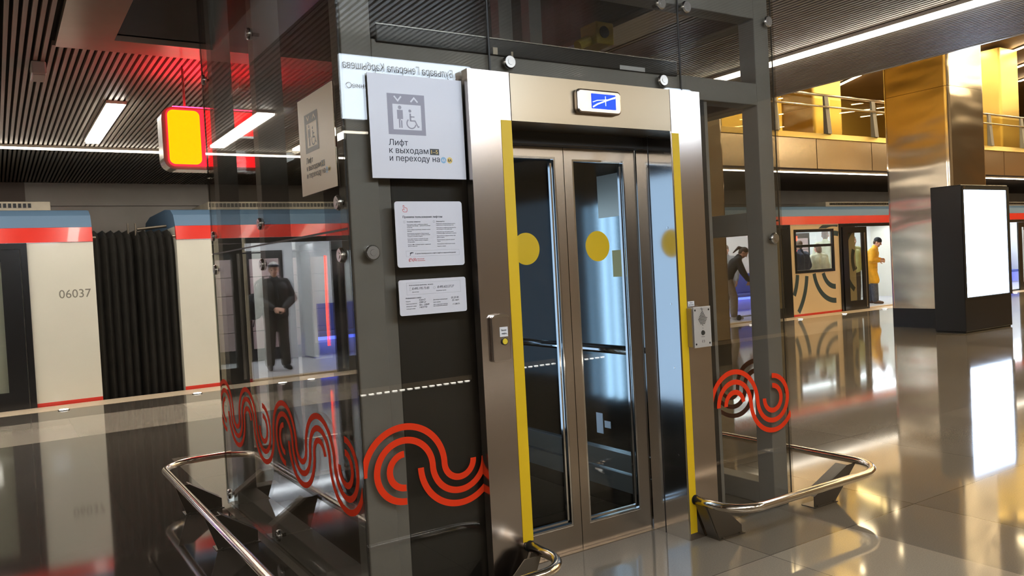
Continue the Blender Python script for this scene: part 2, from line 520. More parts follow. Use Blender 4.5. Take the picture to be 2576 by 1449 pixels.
# low slatted ceiling with the lift opening cut out of it
OX0, OX1, OY0, OY1 = 0.47, 4.38, 2.00, 6.64     # where the slats stop
IX0, IX1, IY0, IY1 = 0.82, 4.03, 2.32, 6.33     # the hole itself
SX1 = 7.53
b = B()
x = -9.0
while x < SX1 - 0.03:
    if OX0 - 0.03 < x < OX1:
        box(b, x, x + 0.027, -6.8, OY0, HC, HC + 0.035); box(b, x, x + 0.027, OY1, 14.98, HC, HC + 0.035)
    else:
        box(b, x, x + 0.027, -6.8, 14.98, HC, HC + 0.035)
    x += 0.05
struct('ceiling', b, 'slat', 'low ceiling of long brown metal slats with dark gaps')
b = B()
for (x0, x1, y0, y1) in ((-26, OX0, -6.85, 15), (OX1, SX1 + 0.02, -6.85, 15), (OX0, OX1, -6.85, OY0), (OX0, OX1, OY1, 15)):
    box(b, x0, x1, y0, y1, HC + 0.10, HC + 0.70)
struct('ceiling_backing', b, 'slat_back', 'dark void above the slats')
b = B(); box(b, SX1, SX1 + 0.03, -6.85, 11.2, HC, 3.95); box(b, SX1, SX1 + 0.03, -6.85, 11.2, HC - 0.004, HC)
struct('trim_5', b, 'rim_panel', 'metal edge strip of the low ceiling')
b = B()
box(b, OX0, IX0, OY0, OY1, HC - 0.01, HC + 0.04); box(b, IX1, OX1, OY0, OY1, HC - 0.01, HC + 0.04)
box(b, IX0, IX1, OY0, IY0, HC - 0.01, HC + 0.04); box(b, IX0, IX1, IY1, OY1, HC - 0.01, HC + 0.04)
struct('trim_6', b, 'rim_panel', 'plain metal rim round the lift opening in the ceiling')
b = B()
box(b, IX0 - 0.04, IX0, IY0, IY1, HC + 0.03, 5.2); box(b, IX1, IX1 + 0.04, IY0, IY1, HC + 0.03, 5.2)
box(b, IX0, IX1, IY0 - 0.04, IY0, HC + 0.03, 5.2); box(b, IX0, IX1, IY1, IY1 + 0.04, HC + 0.03, 5.2); box(b, IX0, IX1, IY0, IY1, 5.2, 5.3)
struct('trim_7', b, 'near_wall', 'dark lining of the lift opening above the ceiling')
# soffit under the gallery and the high ceiling
b = B(); box(b, SX1 + 0.04, 60, 11.26, 15.0, HC + 0.01, HC + 0.3); struct('soffit_1', b, 'soffit', 'dark brown soffit under the gallery over the train')
b = B(); box(b, SX1 + 0.02, 60, 11.26, 20.0, HC + 0.3, 3.86); struct('floor_gallery', b, 'gold_panel', 'floor of the gallery over the track')
b = B(); box(b, SX1 - 3, 60, -7.0, 22.0, 7.5, 7.7); struct('ceiling_high', b, 'hall_brown', 'high brown ceiling of the upper hall')
b = B(); box(b, SX1 - 3, 60, 20.0, 20.2, 3.5, 7.5); struct('wall_gallery', b, 'gold_cladding', 'golden wall at the back of the gallery')

b = B(); box(b, SX1 - 3.2, SX1 - 3.0, -7.0, 22.0, 3.9, 7.5); struct('wall_hall', b, 'gold_cladding', 'golden wall above the low ceiling at the end of the high hall')
# gallery fascia, its lit sill, and the panel joints
g = thing('gallery_fascia', 'golden metal fascia panels of the gallery above the train roof', 'fascia', (18.0, 11.2, HC))
b = B()
xs = [SX1 + 0.05, 9.25] + [11.28 + 2.03 * k for k in range(14)]
for xa, xb in zip(xs[:-1], xs[1:]): box(b, xa + 0.012, xb - 0.012, 11.18, 11.23, HC + 0.05, 3.88)
obj('fascia_panel', b, 'gold_panel', g)
b = B(); box(b, SX1 + 0.05, 36, 11.232, 11.25, HC + 0.05, 3.88); obj('backing', b, 'black_rubber', g)
b = B(); prism(b, [(11.14, 3.885), (11.26, 3.885), (11.40, 4.05), (11.36, 4.05)], 'yz', SX1 + 0.05, 36.0); obj('sill', b, 'gold_cladding', g)

# railing on the gallery
r = thing('balcony_railing', 'steel and glass railing along the gallery above the train', 'railing', (18.0, 11.45, 3.9))
b = B(); tube(b, [(SX1 + 0.1, 11.42, 4.93), (36, 11.42, 4.93)], 0.030, 10); obj('handrail', b, 'rail_steel', r, smooth=True)
b = B(); tube(b, [(SX1 + 0.1, 11.36, 4.66), (36, 11.36, 4.66)], 0.022, 8); obj('mid_rail', b, 'rail_steel', r, smooth=True)
for k in range(14):
    px = 8.90 + 1.79 * k
    b = B(); prism(b, [(11.33, 4.055), (11.45, 4.055), (11.44, 4.93), (11.40, 4.93)], 'yz', px - 0.07, px + 0.07); obj('post', b, 'frame_paint', r)
    b = B(); box(b, px + 0.14, px + 1.65, 11.395, 11.407, 4.065, 4.84); obj('glass_panel', b, 'balcony_glass', r)

# brushed steel pillars through the hall
def pillar(name, x0, y0=7.2, y1=8.35, w=1.15, label='', top=7.40, m='pillar_steel', base=0.33, zb=0.0):
    p = thing(name, label, 'pillar', (x0 + w / 2, (y0 + y1) / 2, zb))
    p['kind'] = 'structure'
    b = B()
    zs = [base + zb, 4.03, 5.75, top] if zb == 0 else [zb, 5.0, top]
    for za, zt in zip(zs[:-1], zs[1:]): prism(b, rrect(x0, x0 + w, y0, y1, 0.07, 7), 'xy', za + 0.0025, zt - 0.0025)
    obj('cladding', b, m, p)
    b = B(); box(b, x0 + 0.05, x0 + w - 0.05, y0 + 0.05, y1 - 0.05, zb, top - 0.02); obj('core', b, 'black_rubber', p)
    if zb == 0:
        b = B(); box(b, x0 + 0.02, x0 + w - 0.02, y0 + 0.02, y1 - 0.02, 0.0, base + 0.01); obj('plinth', b, 'kiosk_black', p)
    return p
pillar('pillar_1', 13.36, label='brushed steel clad pillar behind the lit advertising screen')
pillar('pillar_2', 6.85, label='brushed steel clad pillar seen through the right of the lift shaft')
for k, px in enumerate((17.1, 18.4)):
    pass
pillar('pillar_3', 17.25, 12.6, 13.6, 1.15, 'golden clad pillar on the gallery behind the railing', m='gold_cladding', zb=3.88)
pillar('pillar_4', 26.4, 12.6, 13.6, 1.15, 'golden clad pillar farther along the gallery', m='gold_cladding', zb=3.88)
pillar('pillar_5', 19.87, label='distant brushed steel pillar beyond the advertising screen')

# ------------------------------------------------------------------ lights of the hall
def light_strip(name, p0, p1, w, m, label, group=None):
    p0 = Vector(p0); p1 = Vector(p1); d = (p1 - p0).normalized(); n = d.cross(V(0, 0, 1)).normalized() * w / 2
    mid = (p0 + p1) / 2
    t = thing(name, label, 'light', mid, group)
    b = B(); q = [p0 + n, p0 - n, p1 - n, p1 + n]
    vs = [b.verts.new(v + V(0, 0, dz)) for dz in (0, 0.02) for v in q]
    for f in ((0, 1, 2, 3), (4, 7, 6, 5), (0, 4, 5, 1), (1, 5, 6, 2), (2, 6, 7, 3), (3, 7, 4, 0)): b.faces.new([vs[i] for i in f])
    obj('diffuser', b, m, t)
    b = B(); n2 = n * 1.25; q = [p0 + n2, p0 - n2, p1 - n2, p1 + n2]
    vs = [b.verts.new(v + V(0, 0, dz)) for dz in (0.021, 0.05) for v in q]
    for f in ((0, 1, 2, 3), (4, 7, 6, 5), (0, 4, 5, 1), (1, 5, 6, 2), (2, 6, 7, 3), (3, 7, 4, 0)): b.faces.new([vs[i] for i in f])
    obj('housing', b, 'rim_panel', t)
    return t
light_strip('light_strip', (-20, 11.2, HC - 0.052), (36, 11.2, HC - 0.052), 0.045, 'strip_fine', 'thin white light line along the ceiling above the train side')
light_strip('light_strip', (6.10, 1.25, HC - 0.052), (6.10, 10.6, HC - 0.052), 0.10, 'strip_white', 'broad bright light strip crossing the low ceiling right of the lift')
light_strip('light_strip', (-20, -3.3, HC - 0.052), (7.2, -3.3, HC - 0.052), 0.045, 'strip_fine', 'thin white light line above the empty track')
lamps = []
def ceiling_lamp(x, y0, y1, label):
    return light_strip('ceiling_lamp', (x, y0, HC - 0.052), (x, y1, HC - 0.052), 0.14, 'lamp_white', label, 'short ceiling lamps in the slats')
l0 = ceiling_lamp(1.07, 8.39, 10.62, 'short white ceiling lamp left of the lift shaft')
for k in (-1, -2, -3, -4, -5, -7, -9, -11, -13, 1, 2, 3):
    dup(l0, (1.23 * k, 0, 0), 'short white ceiling lamp in the row mirrored or hidden by the lift glass')
l1 = ceiling_lamp(1.07, -2.40, -0.20, 'short white ceiling lamp over the near half of the platform')
for k in (-13, -11, -9, -7, -5, -4, -3, -2, -1, 1, 2, 3, 4):
    dup(l1, (1.23 * k, 0, 0))
# diagonal strips in the high ceiling
D = V(0.4727, 0.8812, 0).normalized(); N = V(D.y, -D.x, 0)
first = None
cnt = 0
for i in range(-1, 12):
    for j in range(-3, 5):
        c = N * (9.15 + 1.83 * i) + D * (7.0 + 4.6 * j + (1.9 if i % 2 else 0)) + V(0, 0, 7.43)
        if c.x < 8.2 or c.x > 37 or c.y < -5 or c.y > 17.5: continue
        if first is None:
            first = light_strip('hall_light', c - D * 1.6, c + D * 1.6, 0.10, 'strip_warm', 'warm light strip set diagonally in the high ceiling', 'diagonal strips of the high ceiling')
        else:
            dup(first, c - Vector(first.location))

# lit direction sign mirrored in the glass; small square added to whiten the right jamb
def hanging_sign(x0, x1, y, z0, z1, label, lettering):
    t = thing('hanging_sign', label, 'sign', ((x0 + x1) / 2, y, z0))
    b = B(); prism(b, rrect(x0, x1, z0, z1, 0.06), 'xz', y + 0.001, y - 0.10); obj('housing', b, 'kiosk_black', t)
    b = B(); prism(b, rrect(x0 + 0.01, x1 - 0.01, z0 + 0.01, z1 - 0.01, 0.055), 'xz', y + 0.006, y + 0.002); obj('lit_face', b, 'sign_light', t)
    for xx in (x0 + (x1 - x0) * .12, x1 - (x1 - x0) * .12):
        b = B(); tube(b, [(xx, y - 0.05, z1 - 0.01), (xx, y - 0.05, HC + 0.05)], 0.012, 8); obj('hanger', b, 'chrome', t)
    if lettering:
        M = plane_back(x1, y + 0.008, 0)
        b = B()
        text(b, 'до Бульвара Генерала Карбышева', M, 0.115, z1 - 0.115, 0.084, width=1.01, bold=0.012)
        text(b, 'to Bulvar Generala Karbysheva', M, 0.09, z1 - 0.172, 0.055, width=0.70)
        text(b, 'Народное Ополчение', M, 0.46, z1 - 0.255, 0.055, width=0.60, bold=0.008)
        lstroke(b, M, arc(1.085, z1 - 0.238, 0.020, 0, 350, 14), 0.006)
        text(b, 'п', M, 0.060, z1 - 0.27, 0.06)
        obj('lettering', b, 'ink', t)
    return t
hanging_sign(0.95, 3.36, 0.25, 2.553, 3.047, 'lit white direction sign hung facing the lift, mirrored in its glass', True)
hanging_sign(5.42, 5.83, 0.25, 2.553, 3.047, 'unseen lit square added to whiten the right jamb, hung near the right light strip', False)

# platform edge lights, one every metre and a half
e0 = None
for k in range(-9, 22):
    px = 0.609 + 1.507 * k
    if e0 is None:
        e0 = thing('edge_light', 'small round light let into the paving along the train platform edge', 'light', (px, 10.90, 0.0), 'edge lights beside the train')
        b = B(); prism(b, disc(px, 10.90, 0.062, 20), 'xy', 0.001, 0.008); obj('ring', b, 'button_steel', e0)
        b = B(); prism(b, disc(px, 10.90, 0.048, 20), 'xy', 0.006, 0.011); obj('lens', b, 'edge_led', e0)
    else: dup(e0, (1.507 * (k + 9), 0, 0))
d0 = None
for k in range(0, 46):
    px = 3.36 + 0.10 * k
    if d0 is None:
        d0 = thing('edge_light', 'short light bar let into the edge of the empty track', 'light', (px, -3.0, 0.0), 'light bars along the empty track')
        b = B(); box(b, px - 0.028, px + 0.028, -3.012, -2.988, 0.001, 0.010); obj('lens', b, 'edge_led', d0)
    else: dup(d0, (0.10 * k, 0, 0))

# small grey box on the ceiling slats
t = thing('ceiling_speaker', 'small brown speaker box under the slats beyond the lift', 'speaker', (0.385, 7.25, HC - 0.08))
b = B(); box(b, 0.335, 0.435, 7.12, 7.40, HC - 0.10, HC - 0.001); obj('body', b, 'rim_panel', t, bevel=0.01)
b = B(); box(b, 0.345, 0.425, 7.14, 7.38, HC - 0.106, HC - 0.099); obj('grille', b, 'slat', t)

# yellow and red light box hanging below the ceiling
sx0, sx1, sy, sz0, sz1 = 1.235, 2.16, 6.90, 2.370, 2.830
t = thing('light_box_sign', 'glowing yellow and red light box hung under the slats left of the lift', 'sign', (1.7, sy, sz0))
b = B(); prism(b, rrect(sx0 - 0.035, sx1 + 0.03, sz0 - 0.03, sz1 + 0.015, 0.09), 'xz', sy + 0.012, sy + 0.20); obj('housing', b, 'rim_panel', t)
b = B(); prism(b, rrect(sx0, sx1, sz0, sz1, 0.05), 'xz', sy, sy + 0.02); obj('red_face', b, 'box_red', t)
b = B(); prism(b, rrect(sx0 + 0.008, sx0 + 0.255, sz0 + 0.012, sz1 - 0.012, 0.045), 'xz', sy - 0.004, sy - 0.0005); obj('yellow_face', b, 'box_yellow', t)
b = B(); box(b, sx0 + 0.06, sx1 - 0.06, sy + 0.03, sy + 0.18, sz1 + 0.016, sz1 + 0.026); obj('top_glow', b, 'box_red_top', t)
b = B(); box(b, sx0 + 0.52, sx1 - 0.05, sy - 0.004, sy - 0.0005, 2.475, 2.615); obj('dark_field', b, 'kiosk_black', t)
b = B(); box(b, sx0 + 0.52, sx1 - 0.05, sy - 0.005, sy - 0.0045, 2.612, 2.63); obj('white_bar', b, 'display_white', t)
for xx in (1.40, 2.0):
    b = B(); tube(b, [(xx, sy + 0.1, sz1 + 0.02), (xx, sy + 0.1, HC + 0.05)], 0.010, 8); obj('hanger', b, 'bracket_steel', t)

# ================================================================== the lift shaft
GX0, GX1, GY0, GY1 = 1.157, 3.690, 2.930, 5.250
GT = 4.6
L = thing('elevator_shaft', 'glass and steel lift shaft with a red wave pattern and yellow door edges', 'elevator', ((GX0 + GX1) / 2, (GY0 + GY1) / 2, 0))
t_ = 0.012
def pane(x0, x1, y0, y1, z0, z1):
    b = B(); box(b, x0, x1, y0, y1, z0, z1)
    return obj('glass_pane', b, 'shaft_glass', L)
p_fl = pane(GX0, 1.832, GY0, GY0 + t_, 0.015, GT)
p_fm = pane(1.840, 2.962, GY0, GY0 + t_, 2.245, GT)
p_fr = pane(2.970, GX1, GY0, GY0 + t_, 0.015, GT)
p_l1 = pane(GX0, GX0 + t_, GY0 + 0.016, GY1 - 0.016, 0.015, 1.582)
p_l2 = pane(GX0, GX0 + t_, GY0 + 0.016, GY1 - 0.016, 1.590, GT)
p_r1 = pane(GX1 - t_, GX1, GY0 + 0.016, GY1 - 0.016, 0.015, 1.582)
p_r2 = pane(GX1 - t_, GX1, GY0 + 0.016, GY1 - 0.016, 1.590, GT)
p_b1 = pane(GX0, GX1, GY1 - t_, GY1, 0.015, 1.582)
p_b2 = pane(GX0, GX1, GY1 - t_, GY1, 1.590, GT)
# dark gaskets in the open joints and bright ground edges at the corners
b = B()
box(b, GX0 + 0.003, GX0 + 0.009, GY0 + 0.02, GY1 - 0.02, 1.582, 1.590)
box(b, GX1 - 0.009, GX1 - 0.003, GY0 + 0.02, GY1 - 0.02, 1.582, 1.590)
box(b, GX0 + 0.02, GX1 - 0.02, GY1 - 0.009, GY1 - 0.003, 1.582, 1.590)
box(b, 1.832, 1.840, GY0 + 0.003, GY0 + 0.009, 2.245, GT); box(b, 2.962, 2.970, GY0 + 0.003, GY0 + 0.009, 2.245, GT)
for gx in (GX0 + 0.002, GX1 - 0.010):
    for gy in (GY0 + 0.0125, GY1 - 0.0155): box(b, gx, gx + 0.008, gy, gy + 0.003, 0.015, GT)
obj('gasket', b, 'frame_paint_dark', L)

# red wave bands stuck on the panes
R3, R2, R1, BW = 0.176, 0.122, 0.068, 0.0265
def arcs_of(seq):
    """seq: list of (kind, s). returns arcs (s, r, a0, a1) about centre height"""
    out = []
    for kind, s in seq:
        if kind == 'A':   out += [(s, R3, 0, 180), (s, R2, 0, 270), (s, R1, 92, 270)]
        elif kind == 'T': out += [(s, R1, 180, 360), (s, R2, 180, 360), (s, R3, 180, 360)]
        elif kind == 'A1': out += [(s, R3, 0, 180), (s, R2, 0, 180), (s, R1, 8, 180)]
        elif kind == 'T0': out += [(s, R3, 180, 360), (s, R2, 180, 450), (s, R1, 176, 450)]
    return out
def wave(pane_o, seq, s_lo, s_hi, zc, to_world, sx=1.0):
    b = B()
    for (s, r, a0, a1) in arcs_of(seq):
        n = max(10, int(abs(a1 - a0) / 4))
        prev = None
        for k in range(n + 1):
            a = math.radians(a0 + (a1 - a0) * k / n)
            pin = (s + (r - BW / 2) * sx * math.cos(a), zc + (r - BW / 2) * math.sin(a))
            pout = (s + (r + BW / 2) * sx * math.cos(a), zc + (r + BW / 2) * math.sin(a))
            pin = (min(max(pin[0], s_lo), s_hi), pin[1]); pout = (min(max(pout[0], s_lo), s_hi), pout[1])
            out = (pin[0] <= s_lo and pout[0] <= s_lo) or (pin[0] >= s_hi and pout[0] >= s_hi)
            cur = None if out else (pin, pout)
            if prev and cur:
                lo = [b.verts.new(to_world(u, z, 0.0008)) for u, z in (prev[0], prev[1], cur[1], cur[0])]
                hi = [b.verts.new(to_world(u, z, 0.0016)) for u, z in (prev[0], prev[1], cur[1], cur[0])]
                b.faces.new(lo[::-1]); b.faces.new(hi)
                for i in range(4):
                    j = (i + 1) % 4
                    b.faces.new((lo[i], lo[j], hi[j], hi[i]))
            prev = cur
    bmesh.ops.remove_doubles(b, verts=b.verts[:], dist=1e-5)
    return obj('wave_pattern', b, 'red_film', pane_o)
ZC = 0.615
fw = lambda u, z, d: (u, GY0 - d, z)
wave(p_fl, [('A', 1.335), ('T', 1.579)], GX0 + 0.002, 1.832, ZC, fw)
wave(p_fr, [('A1', 3.245), ('T0', 3.545)], 3.04, GX1 - 0.002, ZC, fw)
lw = lambda u, z, d: (GX0 - d, GY0 - (u - GX0) , z)
# along the left side s runs away from the front corner: u is negative there
k_ = 1.045
seq = [('T0', -0.176 * k_)]
s = -0.176 * k_
for kind, dd in (('A1', .298), ('T', .244), ('A', .244), ('T0', .352), ('A1', .298), ('T', .244), ('A', .244), ('T0', .352)):
    s -= dd * k_; seq.append((kind, s))
wave(p_l1, [(k, s + GX0) for k, s in seq], GX0 - (GY1 - GY0) + 0.018, GX0 - 0.018, ZC + 0.006, lw, sx=k_)
rw = lambda u, z, d: (GX1 + d, GY0 + u, z)
wave(p_r1, [('A', 0.20), ('T', 0.444), ('A1', 0.688), ('T0', 0.986), ('A', 1.338), ('T', 1.582), ('A1', 1.826)], 0.018, GY1 - GY0 - 0.018, ZC, rw)

# stainless glass fixings
def fixing(cx, cz, side, cy=None):
    nrm = {'f': V(0, -1, 0), 'l': V(-1, 0, 0), 'r': V(1, 0, 0), 'b': V(0, 1, 0)}[side]
    c = {'f': V(cx, GY0, cz), 'l': V(GX0, cx, cz), 'r': V(GX1, cx, cz), 'b': V(cx, GY1, cz)}[side]
    b = B(); tube(b, [c + nrm * 0.0005, c + nrm * 0.007, c + nrm * 0.0125, c + nrm * 0.0135], [0.0305, 0.0305, 0.0265, 0.0255], 28)
    tube(b, [c + nrm * 0.0132, c + nrm * 0.0150], [0.0135, 0.0125], 20)
    o = obj('glass_fixing', b, 'button_steel', L)
    b = B(); tube(b, [c - nrm * (t_ + 0.0005), c - nrm * 0.05], 0.010, 10); obj('spigot', b, 'bracket_steel', o)
for cx, cz in ((1.246, 1.489), (1.932, 2.293), (2.835, 2.287), (2.846, 2.668), (3.020, 2.673), (3.640, 2.674), (3.616, 1.488), (1.246, 2.673), (1.932, 2.68)): fixing(cx, cz, 'f')
for cy in (3.020, 4.130, 5.165):
    for cz in (0.090, 1.486, 1.693, 2.655): fixing(cy, cz, 'l'); fixing(cy, cz, 'r')
for cx in (1.30, 2.42, 3.55):
    for cz in (1.486, 1.693): fixing(cx, cz, 'b')

# painted steel frame inside the glass
def frame_box(name, x0, x1, y0, y1, z0, z1, m='frame_paint'):
    b = B(); box(b, x0, x1, y0, y1, z0, z1); return obj(name, b, m, L, bevel=0.004)
for (x0, x1, y0, y1) in ((1.176, 1.302, 2.955, 3.065), (3.558, 3.673, 2.955, 3.065), (1.185, 1.302, 5.08, 5.19), (3.558, 3.673, 5.08, 5.19), (1.442, 1.615, 5.08, 5.19), (3.28, 3.40, 5.08, 5.19)):
    frame_box('column', x0, x1, y0, y1, 0.0, GT)
frame_box('column', 3.050, 3.147, 2.955, 3.065, 0.0, 2.218, 'header_black')
frame_box('column', 3.147, 3.190, 2.975, 3.065, 0.0, 2.218)
for z0, z1 in ((2.218, 2.335), (2.687, 2.810)):
    frame_box('beam', 1.302, 3.558, 2.955, 3.065, z0, z1)
    frame_box('beam', 3.560, 3.670, 3.065, 5.08, z0, z1)
frame_box('beam', 3.560, 3.670, 3.065, 5.08, 1.515, 1.640)
frame_box('beam', 1.190, 1.300, 3.065, 5.08, 0.0, 0.12); frame_box('beam', 3.560, 3.670, 3.065, 5.08, 0.0, 0.12); frame_box('beam', 1.302, 3.558, 5.08, 5.19, 0.0, 0.12)
# dark lining beside the door and the door operator box above it
frame_box('lining', 1.368, 1.870, 2.990, 3.005, 0.0, 2.218, 'frame_paint_dark')
frame_box('edge_plate', 1.306, 1.366, 2.985, 2.997, 0.0, 2.218)
hd = frame_box('operator_box', 1.322, 2.955, 2.944, 3.10, 2.322, 2.392, 'header_black')
b = B(); box(b, 1.322, 2.955, 2.943, 2.960, 2.392, 2.396); obj('bright_edge', b, 'button_steel', hd)
b = B(); box(b, 1.862, 1.885, 2.9425, 2.944, 2.325, 2.355); box(b, 1.955, 1.965, 2.9425, 2.944, 2.30, 2.345); obj('bracket', b, 'housing_grey', hd)
b = B(); box(b, 2.575, 2.735, 2.9425, 2.944, 2.324, 2.344); obj('type_plate', b, 'paper_white', hd)
frame_box('shaft_head', 1.25, 3.6, 3.2, 5.0, 3.55, 3.60, 'frame_paint_dark')
# yellow safety governor up in the shaft
b = B(); box(b, 2.945, 3.075, 3.55, 3.70, 2.650, 2.775); gv = obj('governor', b, 'governor_yellow', L, bevel=0.01)
b = B(); tube(b, [(3.0, 3.545, 2.715), (3.0, 3.552, 2.715)], 0.034, 20); obj('sheave', b, 'black_rubber', gv)
b = B(); tube(b, [(2.86, 3.62, 2.64), (2.94, 3.62, 2.68)], 0.03, 12); obj('arm', b, 'governor_yellow', gv)

# stainless door surround
CY = 2.880
b = B(); prism(b, [(1.690, CY), (1.895, CY), (1.895, 3.140), (1.880, 3.140), (1.880, CY + 0.02), (1.705, CY + 0.02), (1.705, GY0 - 0.002), (1.690, GY0 - 0.002)], 'xy', 0.0, 2.235)
jl = obj('jamb', b, 'casing_steel', L)
b = B(); prism(b, [(3.035, CY), (2.832, CY), (2.832, 2.990), (2.845, 2.990), (2.845, CY + 0.02), (3.020, CY + 0.02), (3.020, GY0 - 0.002), (3.035, GY0 - 0.002)], 'xy', 0.0, 2.235)
jr = obj('jamb', b, 'casing_steel', L)
b = B(); box(b, 2.826, 2.832, CY + 0.004, 3.045, 0.0, 2.03); box(b, 2.826, 2.832, 3.053, 3.140, 0.0, 2.03); rv = obj('reveal', b, 'reveal_steel', jr)
b = B(); box(b, 2.8285, 2.832, 3.044, 3.054, 0.0, 2.03); obj('reveal_joint', b, 'black_rubber', jr)
b = B()
for zz in (0.42, 0.86, 1.18, 1.56, 1.93): tube(b, [(2.826, 2.935, zz), (2.8245, 2.935, zz)], 0.005, 10)
obj('rivet', b, 'chrome', rv)
b = B(); box(b, 1.899, 2.828, CY, CY + 0.02, 2.030, 2.232); box(b, 1.899, 2.828, CY + 0.02, 3.140, 2.030, 2.045); lt = obj('lintel', b, 'lintel_steel', L)
b = B(); box(b, 1.899, 2.828, 3.085, 3.14, 1.974, 2.030); obj('head_panel', b, 'frame_paint_dark', lt)
# yellow warning films on the door edges
b = B(); box(b, 1.842, 1.895, CY - 0.0016, CY - 0.0006, 0.22, 2.030); obj('yellow_edge_film', b, 'yellow_film', jl)
b = B(); box(b, 2.832, 2.878, CY - 0.0016, CY - 0.0006, 0.034, 2.020); obj('yellow_edge_film', b, 'yellow_film', jr)

# two glazed door leaves
def leaf(x0, x1, gx0, gx1, cx, gz0, gz1):
    y0, y1 = 3.150, 3.190
    b = B()
    for (a0, a1, c0, c1) in ((x0, gx0, 0.006, 1.974), (gx1, x1, 0.006, 1.974), (gx0, gx1, 0.006, gz0), (gx0, gx1, gz1, 1.974)): box(b, a0, a1, y0, y1, c0, c1)
    d = obj('door_leaf', b, 'door_steel', L)
    b = B(); box(b, gx0 + 0.004, gx1 - 0.004, y0 + 0.026, y0 + 0.034, gz0 + 0.004, gz1 - 0.004); gp = obj('glass_panel', b, 'door_glass', d)
    b = B(); w = 0.010
    for (a0, a1, c0, c1) in ((gx0, gx0 + w, gz0, gz1), (gx1 - w, gx1, gz0, gz1), (gx0 + w, gx1 - w, gz0, gz0 + w), (gx0 + w, gx1 - w, gz1 - w, gz1)): box(b, a0, a1, y0 + 0.002, y0 + 0.025, c0, c1)
    w2 = 0.028
    for (a0, a1, c0, c1) in ((gx1 - w2, gx1 - w2 + 0.010, gz0 + w2, gz1 - w2), (gx0 + w, gx1 - w2, gz0 + w2 - 0.010, gz0 + w2)): box(b, a0, a1, y0 + 0.010, y0 + 0.026, c0, c1)
    obj('glazing_bead', b, 'chrome', d)
    b = B(); prism(b, [(u, v) for u, v in disc(cx, 1.488, 0.0765, 48)], 'xz', y0 + 0.0225, y0 + 0.0245); obj('yellow_dot', b, 'yellow_film', d)
    return d
leaf(1.902, 2.362, 2.015, 2.315, 2.135, 0.125, 1.926)
leaf(2.366, 2.828, 2.415, 2.752, 2.570, 0.115, 1.918)
b = B(); box(b, 1.90, 2.83, 3.12, 3.24, -0.002, 0.005); obj('threshold', b, 'door_steel', L)

# landing floor display on the lintel
t = thing('floor_display', 'small steel lift display with a lit blue screen on the lintel', 'display', (2.363, CY, 2.085))
b = B(); prism(b, rrect(2.236, 2.492, 2.080, 2.190, 0.022), 'xz', CY - 0.030, CY - 0.0008); obj('housing', b, 'casing_steel', t, bevel=0.008)
b = B(); box(b, 2.316, 2.456, CY - 0.0325, CY - 0.0302, 2.103, 2.170); s_ = obj('screen', b, 'display_blue', t)
M = plane_front(2.316, CY - 0.0332, 2.103); b = B()
lstroke(b, M, [(0.004, 0.006), (0.03, 0.020), (0.07, 0.034), (0.105, 0.046), (0.138, 0.057)], 0.006)
lstroke(b, M, [(0.004, 0.028), (0.03, 0.037), (0.06, 0.040), (0.09, 0.043), (0.136, 0.052)], 0.003)
lstroke(b, M, [(0.079, 0.014), (0.079, 0.058)], 0.0035)
obj('screen_picture', b, 'display_white', s_)

# call panel on the left jamb
t = thing('call_panel', 'slim steel call panel with a yellow button on the left door jamb', 'panel', (1.776, CY, 1.01))
b = B(); prism(b, rrect(1.731, 1.821, 1.010, 1.204, 0.010), 'xz', CY - 0.020, CY - 0.0008); obj('housing', b, 'casing_steel', t, bevel=0.004)
b = B(); prism(b, [(1.733, 1.196), (1.819, 1.196), (1.808, 1.206), (1.776, 1.211), (1.744, 1.206)], 'xz', CY - 0.022, CY - 0.001); obj('top_cap', b, 'chrome', t)
b = B(); box(b, 1.768, 1.808, CY - 0.0212, CY - 0.0202, 1.114, 1.155); lb = obj('label_plate', b, 'paper_white', t)
M = plane_front(0, CY - 0.0217, 0); b = B()
text(b, 'Вызов', M, 1.776, 1.138, 0.011, width=0.024, bold=0.02); text(b, 'лифта', M, 1.776, 1.124, 0.011, width=0.024, bold=0.02); obj('lettering', b, 'ink', lb)
b = B(); tube(b, [(1.789, CY - 0.0202, 1.094), (1.789, CY - 0.025, 1.094)], 0.0155, 24); obj('button_ring', b, 'black_rubber', t)
b = B(); tube(b, [(1.789, CY - 0.0245, 1.094), (1.789, CY - 0.028, 1.094)], [0.0128, 0.0118], 24); obj('button', b, 'button_yellow', t)

# intercom on the right jamb
iy = CY - 0.044
t = thing('intercom', 'grey steel intercom with speaker holes on the right door jamb', 'intercom', (2.915, CY, 0.955))
b = B(); box(b, 2.872, 2.990, iy + 0.006, CY - 0.0008, 0.962, 1.156); obj('housing', b, 'housing_grey', t, bevel=0.003)
b = B(); box(b, 2.878, 2.996, iy, iy + 0.0055, 0.958, 1.160); fp = obj('face_plate', b, 'intercom_plate', t, bevel=0.0015)
M = plane_front(0.016, iy - 0.0007, 0)
b = B(); cx, cz = 2.921, 1.100
for r_ in range(12):
    v = 0.0390 - r_ * 0.0071
    for c_ in range(-3, 4):
        u = c_ * 0.0086 + (0.0043 if r_ % 2 else 0)
        if abs(u) * 1.3 + abs(v) < 0.043:
            lstroke(b, M, [(cx + u - 0.0026, cz + v + 0.0022), (cx + u + 0.0026, cz + v - 0.0022)], 0.0038)
obj('speaker_holes', b, 'black_rubber', fp)
b = B()
for sx_, sz_ in ((2.872, 1.144), (2.966, 1.143), (2.872, 0.976), (2.966, 0.976)): lpoly(b, M, disc(sx_, sz_, 0.0052, 14))
lpoly(b, M, disc(2.921, 1.053, 0.002, 8)); obj('screw', b, 'black_rubber', fp)
b = B(); text(b, '(·)', M, 2.913, 0.984, 0.016, width=0.017, bold=0.02)
